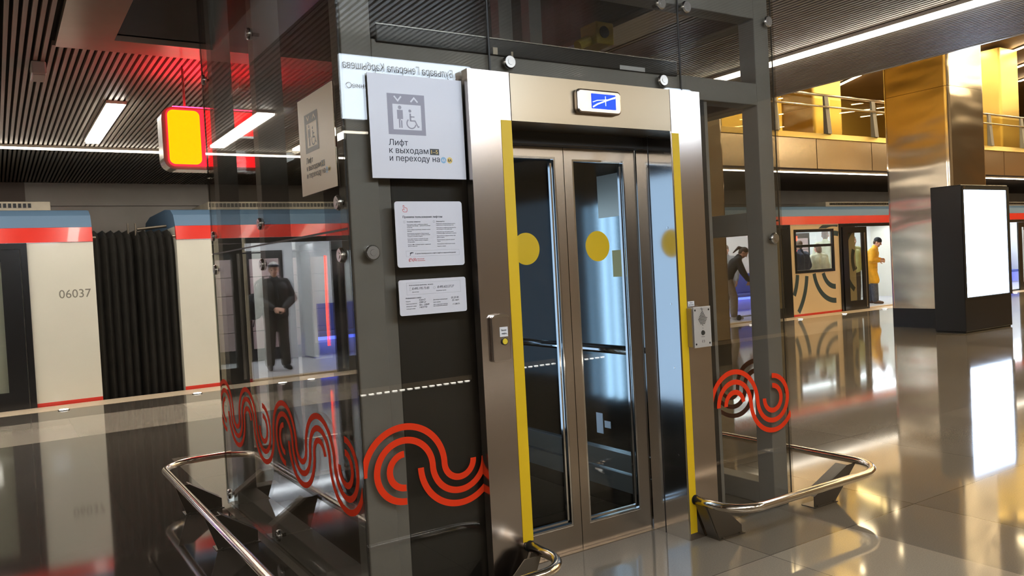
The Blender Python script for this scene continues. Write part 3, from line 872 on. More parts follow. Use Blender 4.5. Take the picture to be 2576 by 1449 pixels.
lstroke(b, M, [(2.911, 1.149), (2.917, 1.154), (2.917, 1.147)], 0.002); lstroke(b, M, [(2.914, 1.146), (2.928, 1.148)], 0.0025)
text(b, 'вызов', M, 2.910, 1.009, 0.006, width=0.022, bold=0.02); obj('lettering', b, 'ink', fp)
b = B(); tube(b, [(2.937, iy - 0.0003, 1.030), (2.937, iy - 0.004, 1.030)], [0.0125, 0.011], 20); obj('button', b, 'badge_dark', t)
t = thing('sticker', 'tiny white paper label stuck on the jamb just above the intercom', 'label', (2.895, CY, 1.172))
b = B(); box(b, 2.886, 2.930, CY - 0.0012, CY - 0.0004, 1.163, 1.188); obj('paper', b, 'paper_white', t)
M = plane_front(0, CY - 0.0018, 0); b = B(); text(b, 'Вызов', M, 2.899, 1.178, 0.008, width=0.018, bold=0.02); text(b, 'диспетчера', M, 2.891, 1.168, 0.008, width=0.034, bold=0.02); obj('lettering', b, 'ink', t)

# ------------------------------------------------------------------ the cab standing inside
C = thing('elevator_cab', 'dark steel lift cab standing behind the glazed doors with cool light inside', 'elevator', (2.40, 4.1, 0.0))
b = B(); box(b, 1.80, 3.0, 3.26, 5.0, -0.02, 0.0); obj('floor', b, 'frame_paint_dark', C)
b = B(); box(b, 2.955, 2.990, 3.27, 4.99, 0.0, 2.20); rwall = obj('side_wall', b, 'cab_steel', C)
b = B(); box(b, 1.810, 1.845, 3.27, 4.99, 0.0, 2.20); obj('side_wall', b, 'cab_steel', C)
b = B(); box(b, 1.845, 2.955, 4.955, 4.99, 0.0, 2.20); obj('back_wall', b, 'cab_steel', C)
b = B(); box(b, 1.81, 2.99, 3.26, 5.0, 2.20, 2.24); obj('roof', b, 'frame_paint_dark', C)
b = B(); box(b, 1.846, 1.852, 3.42, 4.62, 0.45, 1.97); obj('light_panel', b, 'cab_panel', C)
for yy in (4.80, 4.92):
    b = B(); tube(b, [(1.868, yy, 0.34), (1.868, yy, 1.86)], 0.018, 12); obj('light_tube', b, 'cab_tube', C)
b = B(); tube(b, [(2.905, 3.34, 0.905), (2.905, 4.90, 0.905)], 0.017, 12)
for yy in (3.5, 4.1, 4.75): tube(b, [(2.905, yy, 0.905), (2.956, yy, 0.905)], 0.008, 8)
obj('handrail', b, 'chrome', C, smooth=True)
b = B(); box(b, 2.935, 2.955, 3.30, 4.93, 0.10, 0.20); box(b, 2.925, 2.955, 3.30, 4.93, 0.22, 0.32); obj('bumper_rail', b, 'housing_grey', C)
b = B(); box(b, 2.949, 2.955, 3.42, 3.62, 1.66, 1.90); obj('control_panel', b, 'housing_grey', C)
b = B(); box(b, 2.9535, 2.9548, 3.68, 3.74, 0.40, 0.52); box(b, 2.9535, 2.9548, 3.61, 3.665, 0.44, 0.48); obj('notice_sticker', b, 'paper_white', C)
b = B(); box(b, 2.9535, 2.9548, 3.40, 3.52, 1.32, 1.47); obj('notice_sheet', b, 'badge_yellow', C)

# ================================================================== signs on the glass
def lift_sign(name, label, x0, y0, z0, plane, face, picto, thick=0.004):
    """square sign 0.42 x 0.41, lower left corner at the given point; plane() gives its matrix, w grows out of the glass"""
    t = thing(name, label, 'sign', (x0, y0, z0))
    M0 = plane(x0, y0, z0)
    Wd, Hd = 0.420, 0.410
    b = B()
    lo = [b.verts.new(M0 @ V(u, v, 0.001)) for u, v in ((0, 0), (Wd, 0), (Wd, Hd), (0, Hd))]
    hi = [b.verts.new(M0 @ V(u, v, thick)) for u, v in ((0, 0), (Wd, 0), (Wd, Hd), (0, Hd))]
    b.faces.new(lo[::-1]); b.faces.new(hi)
    for i in range(4):
        j = (i + 1) % 4; b.faces.new((lo[i], lo[j], hi[j], hi[i]))
    bd = obj('board', b, face, t)
    M = M0 @ Matrix.Translation((0, 0, thick + 0.0006))
    Y = lambda v: Hd - v
    b = B()
    a0, a1, c0, c1 = 0.079, 0.243, Y(0.236), Y(0.074)
    i0, i1, k0, k1 = 0.101, 0.226, Y(0.216), Y(0.115)
    for r in ((a0, i0, c0, c1), (i1, a1, c0, c1), (i0, i1, c0, k0), (i0, i1, k1, c1)): lrect(b, M, *r)
    # standing figure
    lpoly(b, M, disc(0.132, Y(0.128), 0.0075, 18)); lrect(b, M, 0.1195, 0.1445, Y(0.174), Y(0.138)); lrect(b, M, 0.1255, 0.1315, Y(0.209), Y(0.174)); lrect(b, M, 0.1345, 0.1405, Y(0.209), Y(0.179)); lrect(b, M, 0.1320, 0.1345, Y(0.179), Y(0.174))
    # wheelchair user
    lpoly(b, M, disc(0.176, Y(0.140), 0.0062, 16)); lrect(b, M, 0.1735, 0.1800, Y(0.181), Y(0.150)); lstroke(b, M, [(0.178, Y(0.163)), (0.195, Y(0.163))], 0.0045)
    lstroke(b, M, [(0.176, Y(0.179)), (0.197, Y(0.179)), (0.209, Y(0.203)), (0.215, Y(0.201))], 0.0050)
    lstroke(b, M, arc(0.180, Y(0.190), 0.0195, 130, 350, 22), 0.0050)
    obj('pictogram', b, picto, bd)
    b = B(); M2 = M @ Matrix.Translation((0, 0, 0.0005))
    lstroke(b, M2, [(0.109, Y(0.084)), (0.1245, Y(0.102)), (0.140, Y(0.084))], 0.0062)
    lstroke(b, M2, [(0.181, Y(0.104)), (0.1965, Y(0.087)), (0.212, Y(0.104))], 0.0062)
    obj('arrows', b, face, bd)
    b = B()
    text(b, 'Лифт', M, 0.077, Y(0.279), 0.0330, width=0.083, bold=0.008)
    text(b, 'к выходам', M, 0.077, Y(0.310), 0.0330, width=0.172, bold=0.008)
    text(b, 'и переходу на', M, 0.077, Y(0.341), 0.0330, width=0.222, bold=0.008)
    obj('lettering', b, 'ink', bd)
    b = B(); lrect(b, M, 0.256, 0.298, Y(0.313), Y(0.288)); bg = obj('exit_badge', b, 'badge_dark', bd)
    b = B(); text(b, '1–5', M2, 0.262, Y(0.308), 0.0215, width=0.030, bold=0.012); obj('badge_lettering', b, 'badge_yellow', bd)
    b = B(); lpoly(b, M, disc(0.3165, Y(0.3325), 0.0128, 24)); obj('line_badge', b, 'badge_blue', bd)
    b = B(); lpoly(b, M, disc(0.3455, Y(0.3325), 0.0128, 24)); obj('line_badge', b, 'badge_yellow', bd)
    b = B(); text(b, '4A', M2, 0.3075, Y(0.339), 0.017, width=0.018, bold=0.015); obj('badge_lettering', b, face, bd)
    b = B(); text(b, '8A', M2, 0.3365, Y(0.339), 0.017, width=0.018, bold=0.015); obj('badge_lettering', b, 'ink', bd)
    return t
lift_sign('lift_sign', 'square white lift sign with a wheelchair pictogram on the front glass beside the door', 1.262, GY0 - 0.006, 1.780, plane_front, 'sign_white', 'pictogram_grey')
lift_sign('lift_sign', 'square lift sign on the side glass, seen at a slant, warm light painted in', GX0 - 0.002, 3.432, 1.758, plane_side, 'sign_white_warmlit', 'pictogram_brown')

def notice(name, label, x0, x1, z0, z1, r):
    t = thing(name, label, 'notice', ((x0 + x1) / 2, GY0, z0))
    b = B(); prism(b, rrect(x0, x1, z0, z1, r), 'xz', GY0 - 0.0035, GY0 - 0.0008)
    return t, obj('board', b, 'sign_white', t), plane_front(x0, GY0 - 0.0041, z1)
def frame_line(b, M, x0, x1, y0, y1, w):
    lstroke(b, M, [(x0, y0), (x1, y0), (x1, y1), (x0, y1), (x0, y0)], w)
t, bd, M = notice('rules_notice', 'white lift rules notice with red hand icon above the notice with handwritten phone numbers', 1.350, 1.656, 1.425, 1.689, 0.012)
b = B()
lstroke(b, M, [(0.040, -0.030), (0.037, -0.017), (0.041, -0.0155), (0.045, -0.026), (0.050, -0.0255), (0.0545, -0.028), (0.055, -0.036), (0.052, -0.0425), (0.039, -0.0425), (0.034, -0.036), (0.035, -0.032), (0.041, -0.032), (0.044, -0.034)], 0.0017)
for lx in (0.058, 0.076): lstroke(b, M, arc(lx, -0.236, 0.0075, -40, 240, 16), 0.0017)
lstroke(b, M, [(0.0715, -0.239), (0.0745, -0.233), (0.076, -0.237), (0.0775, -0.233), (0.0805, -0.239)], 0.0018)
lstroke(b, M, arc(0.057, -0.236, 0.004, 0, 300, 12), 0.0016)
text(b, 'Московский', M, 0.088, -0.2335, 0.0052, width=0.030, bold=0.02); text(b, 'метрополитен', M, 0.088, -0.2405, 0.0052, width=0.034, bold=0.02)
obj('red_print', b, 'ink_red', bd)
b = B()
text(b, 'Правила пользования лифтом', M, 0.033, -0.0665, 0.0118, width=0.178, bold=0.02)
text(b, 'Основные элементы', M, 0.050, -0.0840, 0.0062, width=0.060, bold=0.025)
text(b, 'Запрещается', M, 0.182, -0.0840, 0.0062, width=0.038, bold=0.025)
LT = [('При входе в лифт с ребёнком, войдите', .0945), ('первыми, при выходе — пропустите ребёнка', .1000), ('на выход.', .1065), ('Если в кабине посетители, нажмите кнопку', .1155), ('«Вызов».', .1220),
      ('В экстренных ситуациях в Переговорном', .1310), ('или с кнопкой «Вызов», нажмите на такую', .1365), ('говорите спокойно и ждите.', .1425), ('Если лифт застрял, сообщите об этом', .1525), ('диспетчеру, нажав кнопку и следуйте', .1585), ('инструкциям.', .1645), ('Кнопка «◄►» открывает двери с задержкой', .1755), ('для их закрытия.', .1815)]
for s, v in LT: text(b, s, M, 0.050, -v, 0.0050, width=min(0.105, 0.0026 * len(s)), bold=0.012)
RT = [('Перевозить легковоспламеняющиеся,', .0930), ('взрывчатые и горючие вещества.', .0990), ('Пользоваться лифтом детям дошколь-', .1095), ('ного возраста без взрослых.', .1155), ('Открывать вручную двери шахты', .1265), ('и кабины лифта, проникать в шахту.', .1325), ('Прислоняться к дверям кабины при', .1425), ('работе лифта.', .1490), ('Препятствовать закрытию дверей', .1590), ('лифта.', .1650), ('Пользоваться лифтом при пожаре.', .1755), ('Курить в лифте.', .1850)]
for s, v in RT: text(b, s, M, 0.182, -v, 0.0050, width=min(0.094, 0.0027 * len(s)), bold=0.012)
text(b, 'В целях безопасности в лифте ведётся видеонаблюдение', M, 0.080, -0.2125, 0.0068, width=0.186, bold=0.02)
lpoly(b, M, [(0.056, -0.206), (0.067, -0.2035), (0.068, -0.2075), (0.057, -0.2105)]); lstroke(b, M, [(0.060, -0.209), (0.058, -0.2155), (0.055, -0.2155)], 0.002); lrect(b, M, 0.0685, 0.0715, -0.2085, -0.204)
obj('lettering', b, 'ink', bd)
b = B()
frame_line(b, M, 0.040, 0.282, -0.2215, -0.1985, 0.0007); frame_line(b, M, 0.036, 0.0425, -0.0855, -0.0785, 0.0009); frame_line(b, M, 0.168, 0.1745, -0.0855, -0.0785, 0.0009)
obj('thin_lines', b, 'ink_grey', bd)
t, bd, M = notice('phone_notice', 'white notice with handwritten phone numbers, lower of the two notices on the front glass', 1.349, 1.655, 1.232, 1.375, 0.010)
b = B()
text(b, 'Если возникли проблемы, звоните:', M, 0.046, -0.0250, 0.0068, width=0.108, bold=0.02)
text(b, 'Диспетчер', M, 0.058, -0.0520, 0.0055, width=0.029, bold=0.01); text(b, 'Аварийная служба', M, 0.166, -0.0520, 0.0055, width=0.046, bold=0.01)
text(b, 'Информация о лифте', M, 0.028, -0.0760, 0.0068, width=0.068, bold=0.02)
for s, v, wd in (('Модель', .0885, .020), ('Грузоподъёмность', .0985, .048), ('Заводской номер', .1085, .045), ('Учётный номер', .1185, .040)): text(b, s, M, 0.028, -v, 0.0055, width=wd, bold=0.012)
for s, v, wd in (('Дата ввода в эксплуатацию', .0885, .066), ('Срок службы', .0985, .033), ('Дату следующего осмотра,', .1080, .066), ('или освидетельствования', .1140, .064)): text(b, s, M, 0.150, -v, 0.0055, width=wd, bold=0.012)
for s, u, v, sz, wd in (('8.495.195.73.85', .058, -.0410, .0135, .076), ('8.495.622.27.27', .172, -.0400, .0135, .076), ('Gen2', .086, -.0860, .0100, .028), ('1000 кг', .087, -.0960, .0100, .030), ('Бл. 15849', .087, -.1065, .0100, .043), ('143770', .087, -.1165, .0100, .033), ('03.2018г.', .233, -.0865, .0105, .038), ('25 лет', .236, -.0975, .0105, .033), ('11.2017г.', .240, -.1130, .0090, .034)):
    text(b, s, M, u, v, sz, width=wd, bold=0.012, shear=0.22)
obj('lettering', b, 'ink', bd)
b = B(); frame_line(b, M, 0.034, 0.280, -0.0605, -0.0130, 0.0007); frame_line(b, M, 0.047, 0.0535, -0.0435, -0.0315, 0.001); lstroke(b, M, arc(0.158, -0.0375, 0.0045, 0, 360, 10), 0.001)
obj('thin_lines', b, 'ink_grey', bd)

# ================================================================== guard rails round the shaft foot
RZ, RR = 0.200, 0.0215
def guard(name, label, pts, rad, brackets):
    t = thing(name, label, 'railing', (pts[0][0], pts[0][1], 0))
    b = B(); tube(b, fillet([(x, y, RZ) for x, y in pts], rad, 10), RR, 18); rl = obj('rail', b, 'rail_steel', t, smooth=True)
    b = B(); tube(b, [(pts[0][0], pts[0][1] - 0.0005, RZ), (pts[0][0], pts[0][1] - 0.004, RZ)], RR + 0.003, 18); obj('collar', b, 'black_rubber', rl)
    for poly, y0, fl in brackets:
        b = B(); prism(b, poly, 'xz', y0, y0 + 0.006)
        # flange folded back along the sloping inner edge
        (xa, za), (xb, zb) = fl
        s = 0.006 if xb > xa else -0.006
        prism(b, [(xa, za), (xa + s, za), (xb + s, zb), (xb, zb)], 'xz', y0 + 0.0061, y0 + 0.075)
        br = obj('bracket', b, 'bracket_steel', t, bevel=0.001)
        fx0 = min(p[0] for p in poly if p[1] < 0.001); fx1 = max(p[0] for p in poly if p[1] < 0.001)
        b = B(); box(b, fx0 - 0.01, fx1 + 0.01, y0 - 0.012, y0 + 0.08, 0.0, 0.004)
        for xx in (fx0 + 0.02, fx1 - 0.02): tube(b, [(xx, y0 - 0.004, 0.004), (xx, y0 - 0.004, 0.010)], 0.006, 6)
        obj('foot_plate', b, 'bracket_steel', br)
    return t
zt = RZ - RR + 0.004
def bracket_in(x, sgn, y): # leans from the rail end at x down and away from the door
    return ([(x + sgn * 0.075, 0.0), (x + sgn * 0.235, 0.0), (x + sgn * 0.235, 0.042), (x + sgn * 0.080, zt), (x - sgn * 0.004, zt)], y, ((x + sgn * 0.075, 0.0), (x - sgn * 0.004, zt)))
def bracket_out(x, sgn, y, f0=0.37, f1=0.19): # leans from the outer rail at x down towards the shaft
    return ([(x - sgn * f0, 0.0), (x - sgn * f1, 0.0), (x + sgn * 0.014, zt), (x - sgn * 0.070, zt), (x - sgn * f0, 0.060)], y, ((x - sgn * f0, 0.060), (x - sgn * 0.070, zt)))
guard('guard_rail', 'low bent steel guard rail on small brackets left of the lift door',
      [(1.872, 2.877), (1.872, 2.575), (0.864, 2.575), (0.864, 5.835), (2.20, 5.835), (2.20, 5.262)], [0.15, 0.24, 0.24, 0.15],
      [bracket_in(1.872, -1, 2.795), bracket_out(0.864, -1, 3.10, .255, .045), bracket_out(0.864, -1, 4.40, .255, .045), bracket_out(0.864, -1, 5.22, .255, .045), bracket_in(2.20, -1, 5.40)])
guard('guard_rail', 'low bent steel guard rail on small brackets right of the lift door',
      [(2.870, 2.877), (2.870, 2.590), (4.075, 2.590), (4.075, 5.835), (2.62, 5.835), (2.62, 5.262)], [0.15, 0.24, 0.24, 0.15],
      [bracket_in(2.870, 1, 2.795), bracket_out(4.075, 1, 2.81), bracket_out(4.075, 1, 5.38), bracket_in(2.62, 1, 5.40)])

# ================================================================== kiosk in front of the pillar
t = thing('advertising_kiosk', 'tall black advertising kiosk with a glaring white screen beside the steel pillar', 'kiosk', (13.4, 6.95, 0))
b = B(); box(b, 12.70, 14.14, 6.70, 7.19, 0.02, 2.33); obj('body', b, 'kiosk_black', t, bevel=0.012)
b = B(); box(b, 12.72, 14.12, 6.72, 7.18, 0.0, 0.03); obj('base', b, 'black_rubber', t)
b = B(); box(b, 12.745, 14.045, 6.690, 6.699, 0.565, 2.245); sc_ = obj('screen', b, 'screen_white', t)
b = B()
for (a0, a1, c0, c1) in ((12.705, 12.742, 0.54, 2.30), (14.048, 14.135, 0.54, 2.30), (12.742, 14.048, 2.25, 2.30), (12.742, 14.048, 0.54, 0.56)): box(b, a0, a1, 6.682, 6.699, c0, c1)
obj('bezel', b, 'black_rubber', t)
b = B(); prism(b, [(12.715, 2.30), (12.79, 2.30), (12.765, 2.255), (12.74, 2.255)], 'xz', 6.678, 6.6815); obj('top_clip', b, 'chrome', t)

# ================================================================== the train
TY = 11.450
def car(name, label, x0, x1, doors, panels, loc_x):
    """doors: (centre, leaf list, opening?)"""
    T = thing(name, label, 'train', (loc_x, 12.8, 0.0))
    # body outside: panels are (xa, xb, material, window or None)
    for xa, xb, m, win in panels:
        b = B()
        if win:
            w0, w1, z0, z1 = win
            box(b, xa, w0, TY, TY + 0.06, -0.9, 2.02); box(b, w1, xb, TY, TY + 0.06, -0.9, 2.02)
            box(b, w0, w1, TY, TY + 0.06, -0.9, z0); box(b, w0, w1, TY, TY + 0.06, z1, 2.02)
        else:
            box(b, xa, xb, TY, TY + 0.06, -0.9, 2.02)
        pn = obj('side_panel', b, m, T)
        b = B(); box(b, xa, xb, TY - 0.004, TY - 0.0005, -0.03, 0.045); obj('sill_stripe', b, 'train_red', pn)
        if win:
            b = B(); fr = 0.055
            poly = rrect(w0 - fr, w1 + fr, z0 - fr, z1 + fr, 0.09)
            for (a0, a1, c0, c1) in ((w0 - fr, w0 + 0.01, z0 - fr, z1 + fr), (w1 - 0.01, w1 + fr, z0 - fr, z1 + fr), (w0, w1, z0 - fr, z0 + 0.01), (w0, w1, z1 - 0.01, z1 + fr), (w0, w1, z0 + (z1 - z0) * .60, z0 + (z1 - z0) * .60 + 0.06)): box(b, a0, a1, TY - 0.012, TY + 0.03, c0, c1)
            wf = obj('window_frame', b, 'train_black', T, bevel=0.004)
            b = B(); box(b, w0, w1, TY + 0.012, TY + 0.020, z0, z1); obj('window_pane', b, 'train_glass', wf)
    # doors
    for c, half, opened in doors:
        b = B()
        box(b, c - half - 1.00, c + half + 1.00, TY - 0.03, TY + 0.06, 1.945, 2.02)
        box(b, c - half - 1.00, c - half - 0.93, TY - 0.03, TY + 0.06, -0.9, 1.945); box(b, c + half + 0.93, c + half + 1.00, TY - 0.03, TY + 0.06, -0.9, 1.945)
        box(b, c - half - 1.00, c + half + 1.00, TY + 0.0, TY + 0.06, -0.9, -0.02)
        obj('door_frame', b, 'train_black', T)
        if opened:
            for sgn in (-1, 1):
                a0, a1 = sorted((c + sgn * (half + 0.93), c + sgn * (half + 0.40)))
                b = B(); box(b, a0, a1, TY + 0.001, TY + 0.06, -0.02, 1.945); obj('side_panel', b, panels[-1][2], T)
        if opened:
            b = B(); box(b, c - half, c + half, TY - 0.03, TY + 0.08, -0.02, 0.028); obj('door_sill', b, 'platform_edge', T)
        for sgn in (-1, 1):
            xi, xo = (c + sgn * half, c + sgn * (half + 0.92)) if opened else (c + sgn * 0.004, c + sgn * 0.92)
            a0, a1 = min(xi, xo), max(xi, xo)
            b = B()
            g0, g1, h0, h1 = a0 + 0.20, a1 - 0.20, 0.22, 1.80
            ya, yb = TY - 0.050, TY - 0.012
            for (p0, p1, c0, c1) in ((a0, g0, 0.0, 1.94), (g1, a1, 0.0, 1.94), (g0, g1, 0.0, h0), (g0, g1, h1, 1.94)): box(b, p0, p1, ya, yb, c0, c1)
            lf = obj('door_leaf', b, 'train_black', T)
            b = B(); box(b, g0, g1, ya + 0.006, ya + 0.014, h0, h1); obj('door_window', b, 'train_glass', lf)
            b = B(); e = xi + sgn * 0.10; box(b, e - 0.018, e + 0.018, ya - 0.012, ya - 0.0005, 0.05, 1.80); obj('edge_strip', b, 'button_steel', lf)
    # red band and blue roof
    b = B(); prism(b, [(TY - 0.012, 2.022), (TY + 0.05, 2.022), (TY + 0.08, 2.205), (TY + 0.02, 2.205)], 'yz', x0, x1); obj('red_band', b, 'train_red', T)
    b = B(); prism(b, [(TY + 0.025, 2.207), (TY + 0.12, 2.36), (TY + 0.30, 2.44), (TY + 0.70, 2.48), (TY + 2.0, 2.48), (TY + 2.42, 2.42), (TY + 2.62, 2.20), (TY + 2.55, 2.20), (TY + 0.10, 2.20)], 'yz', x0, x1); obj('roof', b, 'train_blue', T)
    for k, (u0, u1) in enumerate(((x0 + 0.6, x0 + 4.4), (x1 - 4.6, x1 - 0.40))):
        b = B(); box(b, u0, u1, TY + 0.75, TY + 1.9, 2.48, 2.60)
        ru = obj('roof_unit', b, 'roof_beige', T, bevel=0.01)
        b = B(); n = int((u1 - u0 - 0.3) / 0.055)
        for q in range(n): box(b, u0 + 0.15 + 0.055 * q, u0 + 0.185 + 0.055 * q, TY + 0.742, TY + 0.751, 2.52, 2.575)
        obj('grille', b, 'train_black', ru)
    # inside
    b = B(); box(b, x0 + 0.05, x1 - 0.05, TY + 0.08, TY + 2.62, 0.0, 0.03); obj('cabin_floor', b, 'interior_floor', T)
    b = B(); box(b, x0 + 0.05, x1 - 0.05, TY + 0.08, TY + 2.60, 2.10, 2.13); obj('cabin_ceiling', b, 'interior_white', T)
    b = B(); box(b, x0 + 0.05, x1 - 0.05, TY + 2.56, TY + 2.62, 0.0, 2.2); obj('far_wall', b, 'interior_white', T)
    for xe in (x0, x1 - 0.06):
        b = B(); box(b, xe, xe + 0.06, TY + 0.061, TY + 2.62, -0.9, 2.2); obj('end_wall', b, 'train_white', T)
    b = B()
    for yy in (TY + 0.65, TY + 1.95): box(b, x0 + 0.3, x1 - 0.3, yy - 0.06, yy + 0.06, 2.085, 2.099)
    obj('cabin_lamp', b, 'train_lamp', T)
    for c, half, opened in doors:
        # matching doors in the far side, red lit grab poles, benches between doors
        b = B()
        for sgn in (-1, 1):
            a0, a1 = sorted((c + sgn * 0.02, c + sgn * 0.68)); box(b, a0, a1, TY + 2.51, TY + 2.555, 0.05, 1.93)
        fd = obj('far_door', b, 'train_black', T)
        b = B()
        for sgn in (-1, 1):
            a0, a1 = sorted((c + sgn * 0.10, c + sgn * 0.60))
            for q in range(5): box(b, a0, a1, TY + 2.500, TY + 2.509, 0.25 + 0.31 * q, 0.55 + 0.31 * q)
        obj('far_door_window', b, 'interior_pink', fd)
        for sgn in ((-1,) if c < 14 and opened else ()):
            b = B(); px_ = c + sgn * (half + 0.10 if opened else 0.75)
            tube(b, [(px_, TY + 0.55, 0.35), (px_, TY + 0.55, 0.8), (px_ + 0.02 * sgn, TY + 0.55, 1.75)], 0.014, 8); obj('lit_pole', b, 'red_neon', T)
    cs = sorted(d[0] for d in doors)
    for ca, cb in zip(cs[:-1], cs[1:]):
        b = B(); box(b, ca + 1.1, cb - 1.1, TY + 2.10, TY + 2.52, 0.38, 0.46); box(b, ca + 1.1, cb - 1.1, TY + 2.44, TY + 2.52, 0.46, 0.95); obj('bench', b, 'seat_blue', T, bevel=0.02)
        b = B(); box(b, ca + 1.15, cb - 1.15, TY + 2.40, TY + 2.46, 0.30, 0.36); obj('blue_glow', b, 'train_blue_lamp', T)
        for xe in (ca + 0.98, cb - 1.06):
            b = B(); box(b, xe, xe + 0.08, TY + 2.0, TY + 2.5, 0.05, 2.0); obj('partition', b, 'interior_white', T)
    return T
win = lambda a, b_: (a, b_, 1.000, 1.860)
tl = car('metro_car', 'white metro car numbered 06037 with a red and blue roof edge at the far left', -19.0, 1.085,
    [(-1.26, 0.62, True), (-6.3, 0.62, False)],
    [(0.36, 1.085, 'train_white', None), (-4.68, -2.88, 'train_white', win(-4.4, -3.2)), (-19.0, -7.92, 'train_white', win(-9.9, -8.5))], -9)
b = B(); M = plane_front(0.672, TY - 0.0012, 1.322); text(b, '06037', M, 0, 0, 0.150, width=0.355, bold=-0.002); obj('car_number', b, 'number_dark', tl)
tm = car('metro_car', 'cream metro car with dark wave pattern behind the lift, open door at its right', 2.08, 21.6,
    [(4.60, 0.62, False), (8.40, 0.62, False), (13.02, 0.62, True), (18.0, 0.62, True)],
    [(2.08, 2.98, 'train_white', None), (6.22, 6.78, 'train_white', None), (10.02, 11.40, 'train_cream', None), (14.64, 16.38, 'train_cream', win(14.84, 16.13)), (19.62, 21.6, 'train_cream', None)], 12)
tr = car('metro_car', 'next metro car partly hidden at the right edge of the view', 22.6, 41.0,
    [(25.5, 0.62, False), (30.3, 0.62, False)],
    [(22.6, 23.88, 'train_cream', None), (27.12, 28.68, 'train_cream', win(27.3, 28.5)), (31.92, 41.0, 'train_cream', None)], 32)
for xx in (15.62, 16.12):
    b = B(); tube(b, [(xx, TY + 0.95, 0.35), (xx, TY + 0.95, 1.80)], 0.014, 8); obj('lit_pole', b, 'red_neon', tm)
# wave pattern painted on the cream side
def body_arcs(T, lst, zlo, zhi, xlo, xhi, hole=None, clip=None):
    b = B()
    for cx_, cz_, r, a0, a1 in lst:
        n = 40; prev = None; w = 0.115
        for k in range(n + 1):
            a = math.radians(a0 + (a1 - a0) * k / n)
            p = [(cx_ + (r + s * w / 2) * math.cos(a), cz_ + (r + s * w / 2) * math.sin(a)) for s in (-1, 1)]
            if clip: p = [(u, min(max(v, clip[0]), clip[1])) for u, v in p]
            ok = all(xlo <= u <= xhi and zlo <= v <= zhi and not (hole and hole[0] < u < hole[1] and hole[2] < v < hole[3]) for u, v in p)
            if ok and prev: quad(b, [(u, TY - 0.0015, v) for u, v in (prev[0], prev[1], p[1], p[0])])
            prev = p if ok else None
    return obj('wave_pattern', b, 'train_teal', T)
body_arcs(tm, [(16.19, 1.04, 0.45, 180, 270), (16.19, 1.04, 0.77, 180, 270), (16.19, 1.04, 0.77, 62, 100), (13.68, 1.04, 1.18, -75, 40), (13.68, 1.04, 1.50, -75, 35)], 0.05, 2.0, 14.645, 16.375, (14.78, 16.19, 0.945, 1.92))
body_arcs(tm, [(16.19, 1.04, 0.98, 72, 140)], 0.05, 2.0, 14.645, 16.375, None, (1.925, 2.0))
body_arcs(tm, [(17.42, 1.18, 0.56, 95, 268), (17.42, 1.18, 0.88, 95, 268)], 0.05, 1.93, 16.46, 16.975)
body_arcs(tm, [(19.7, 1.0, 0.5, -60, 80), (19.7, 1.0, 0.85, -60, 80)], 0.05, 2.0, 19.63, 21.5)
# rubber bellows between the cars
def bellows(x0, x1, label):
    t = thing('gangway_bellows', label, 'bellows', ((x0 + x1) / 2, 12.8, 0))
    n = 10; ring = lambda s: [(11.55 + s, -0.8), (11.55 + s, 1.90), (11.62 + s, 2.10), (11.78 + s, 2.18), (13.8 - s, 2.18), (13.98 - s, 2.0), (13.98 - s, -0.8)]
    b = B(); step = (x1 - x0) / n; rings = []
    for k in range(2 * n + 1):
        s = 0.0 if k % 2 else 0.09
        if k == n: s = 0.14
        rings.append([b.verts.new((x0 + k * step / 2, y, z - (s * 0.4 if z > 1 else 0))) for y, z in ring(s)])
    for r0, r1 in zip(rings[:-1], rings[1:]):
        for i in range(len(r0) - 1): b.faces.new((r0[i], r0[i + 1], r1[i + 1], r1[i]))
    obj('folds', b, 'bellows_rubber', t)
    mid = (x0 + x1) / 2
    for pa, pb, r_ in (((x0, 11.5, 2.07), (x0 + 0.04, 11.5, 2.07), .02), ((x1 - 0.04, 11.5, 2.07), (x1, 11.5, 2.07), .02), ((mid - 0.05, 11.7, 2.10), (mid - 0.05, 11.7, 2.26), .012), ((mid + 0.04, 11.7, 2.10), (mid + 0.04, 11.7, 2.26), .012), ((mid + 0.1, 12.0, 2.2), (x1 - 0.02, 12.0, 2.24), .02)):
        b = B(); tube(b, [pa, pb], r_, 8); obj('hanger', b, 'bracket_steel', t)
    return t
bellows(1.085, 2.08, 'ribbed black rubber bellows between the white cars at the left')
bellows(21.6, 22.6, 'ribbed black rubber bellows between the cars beyond the kiosk')

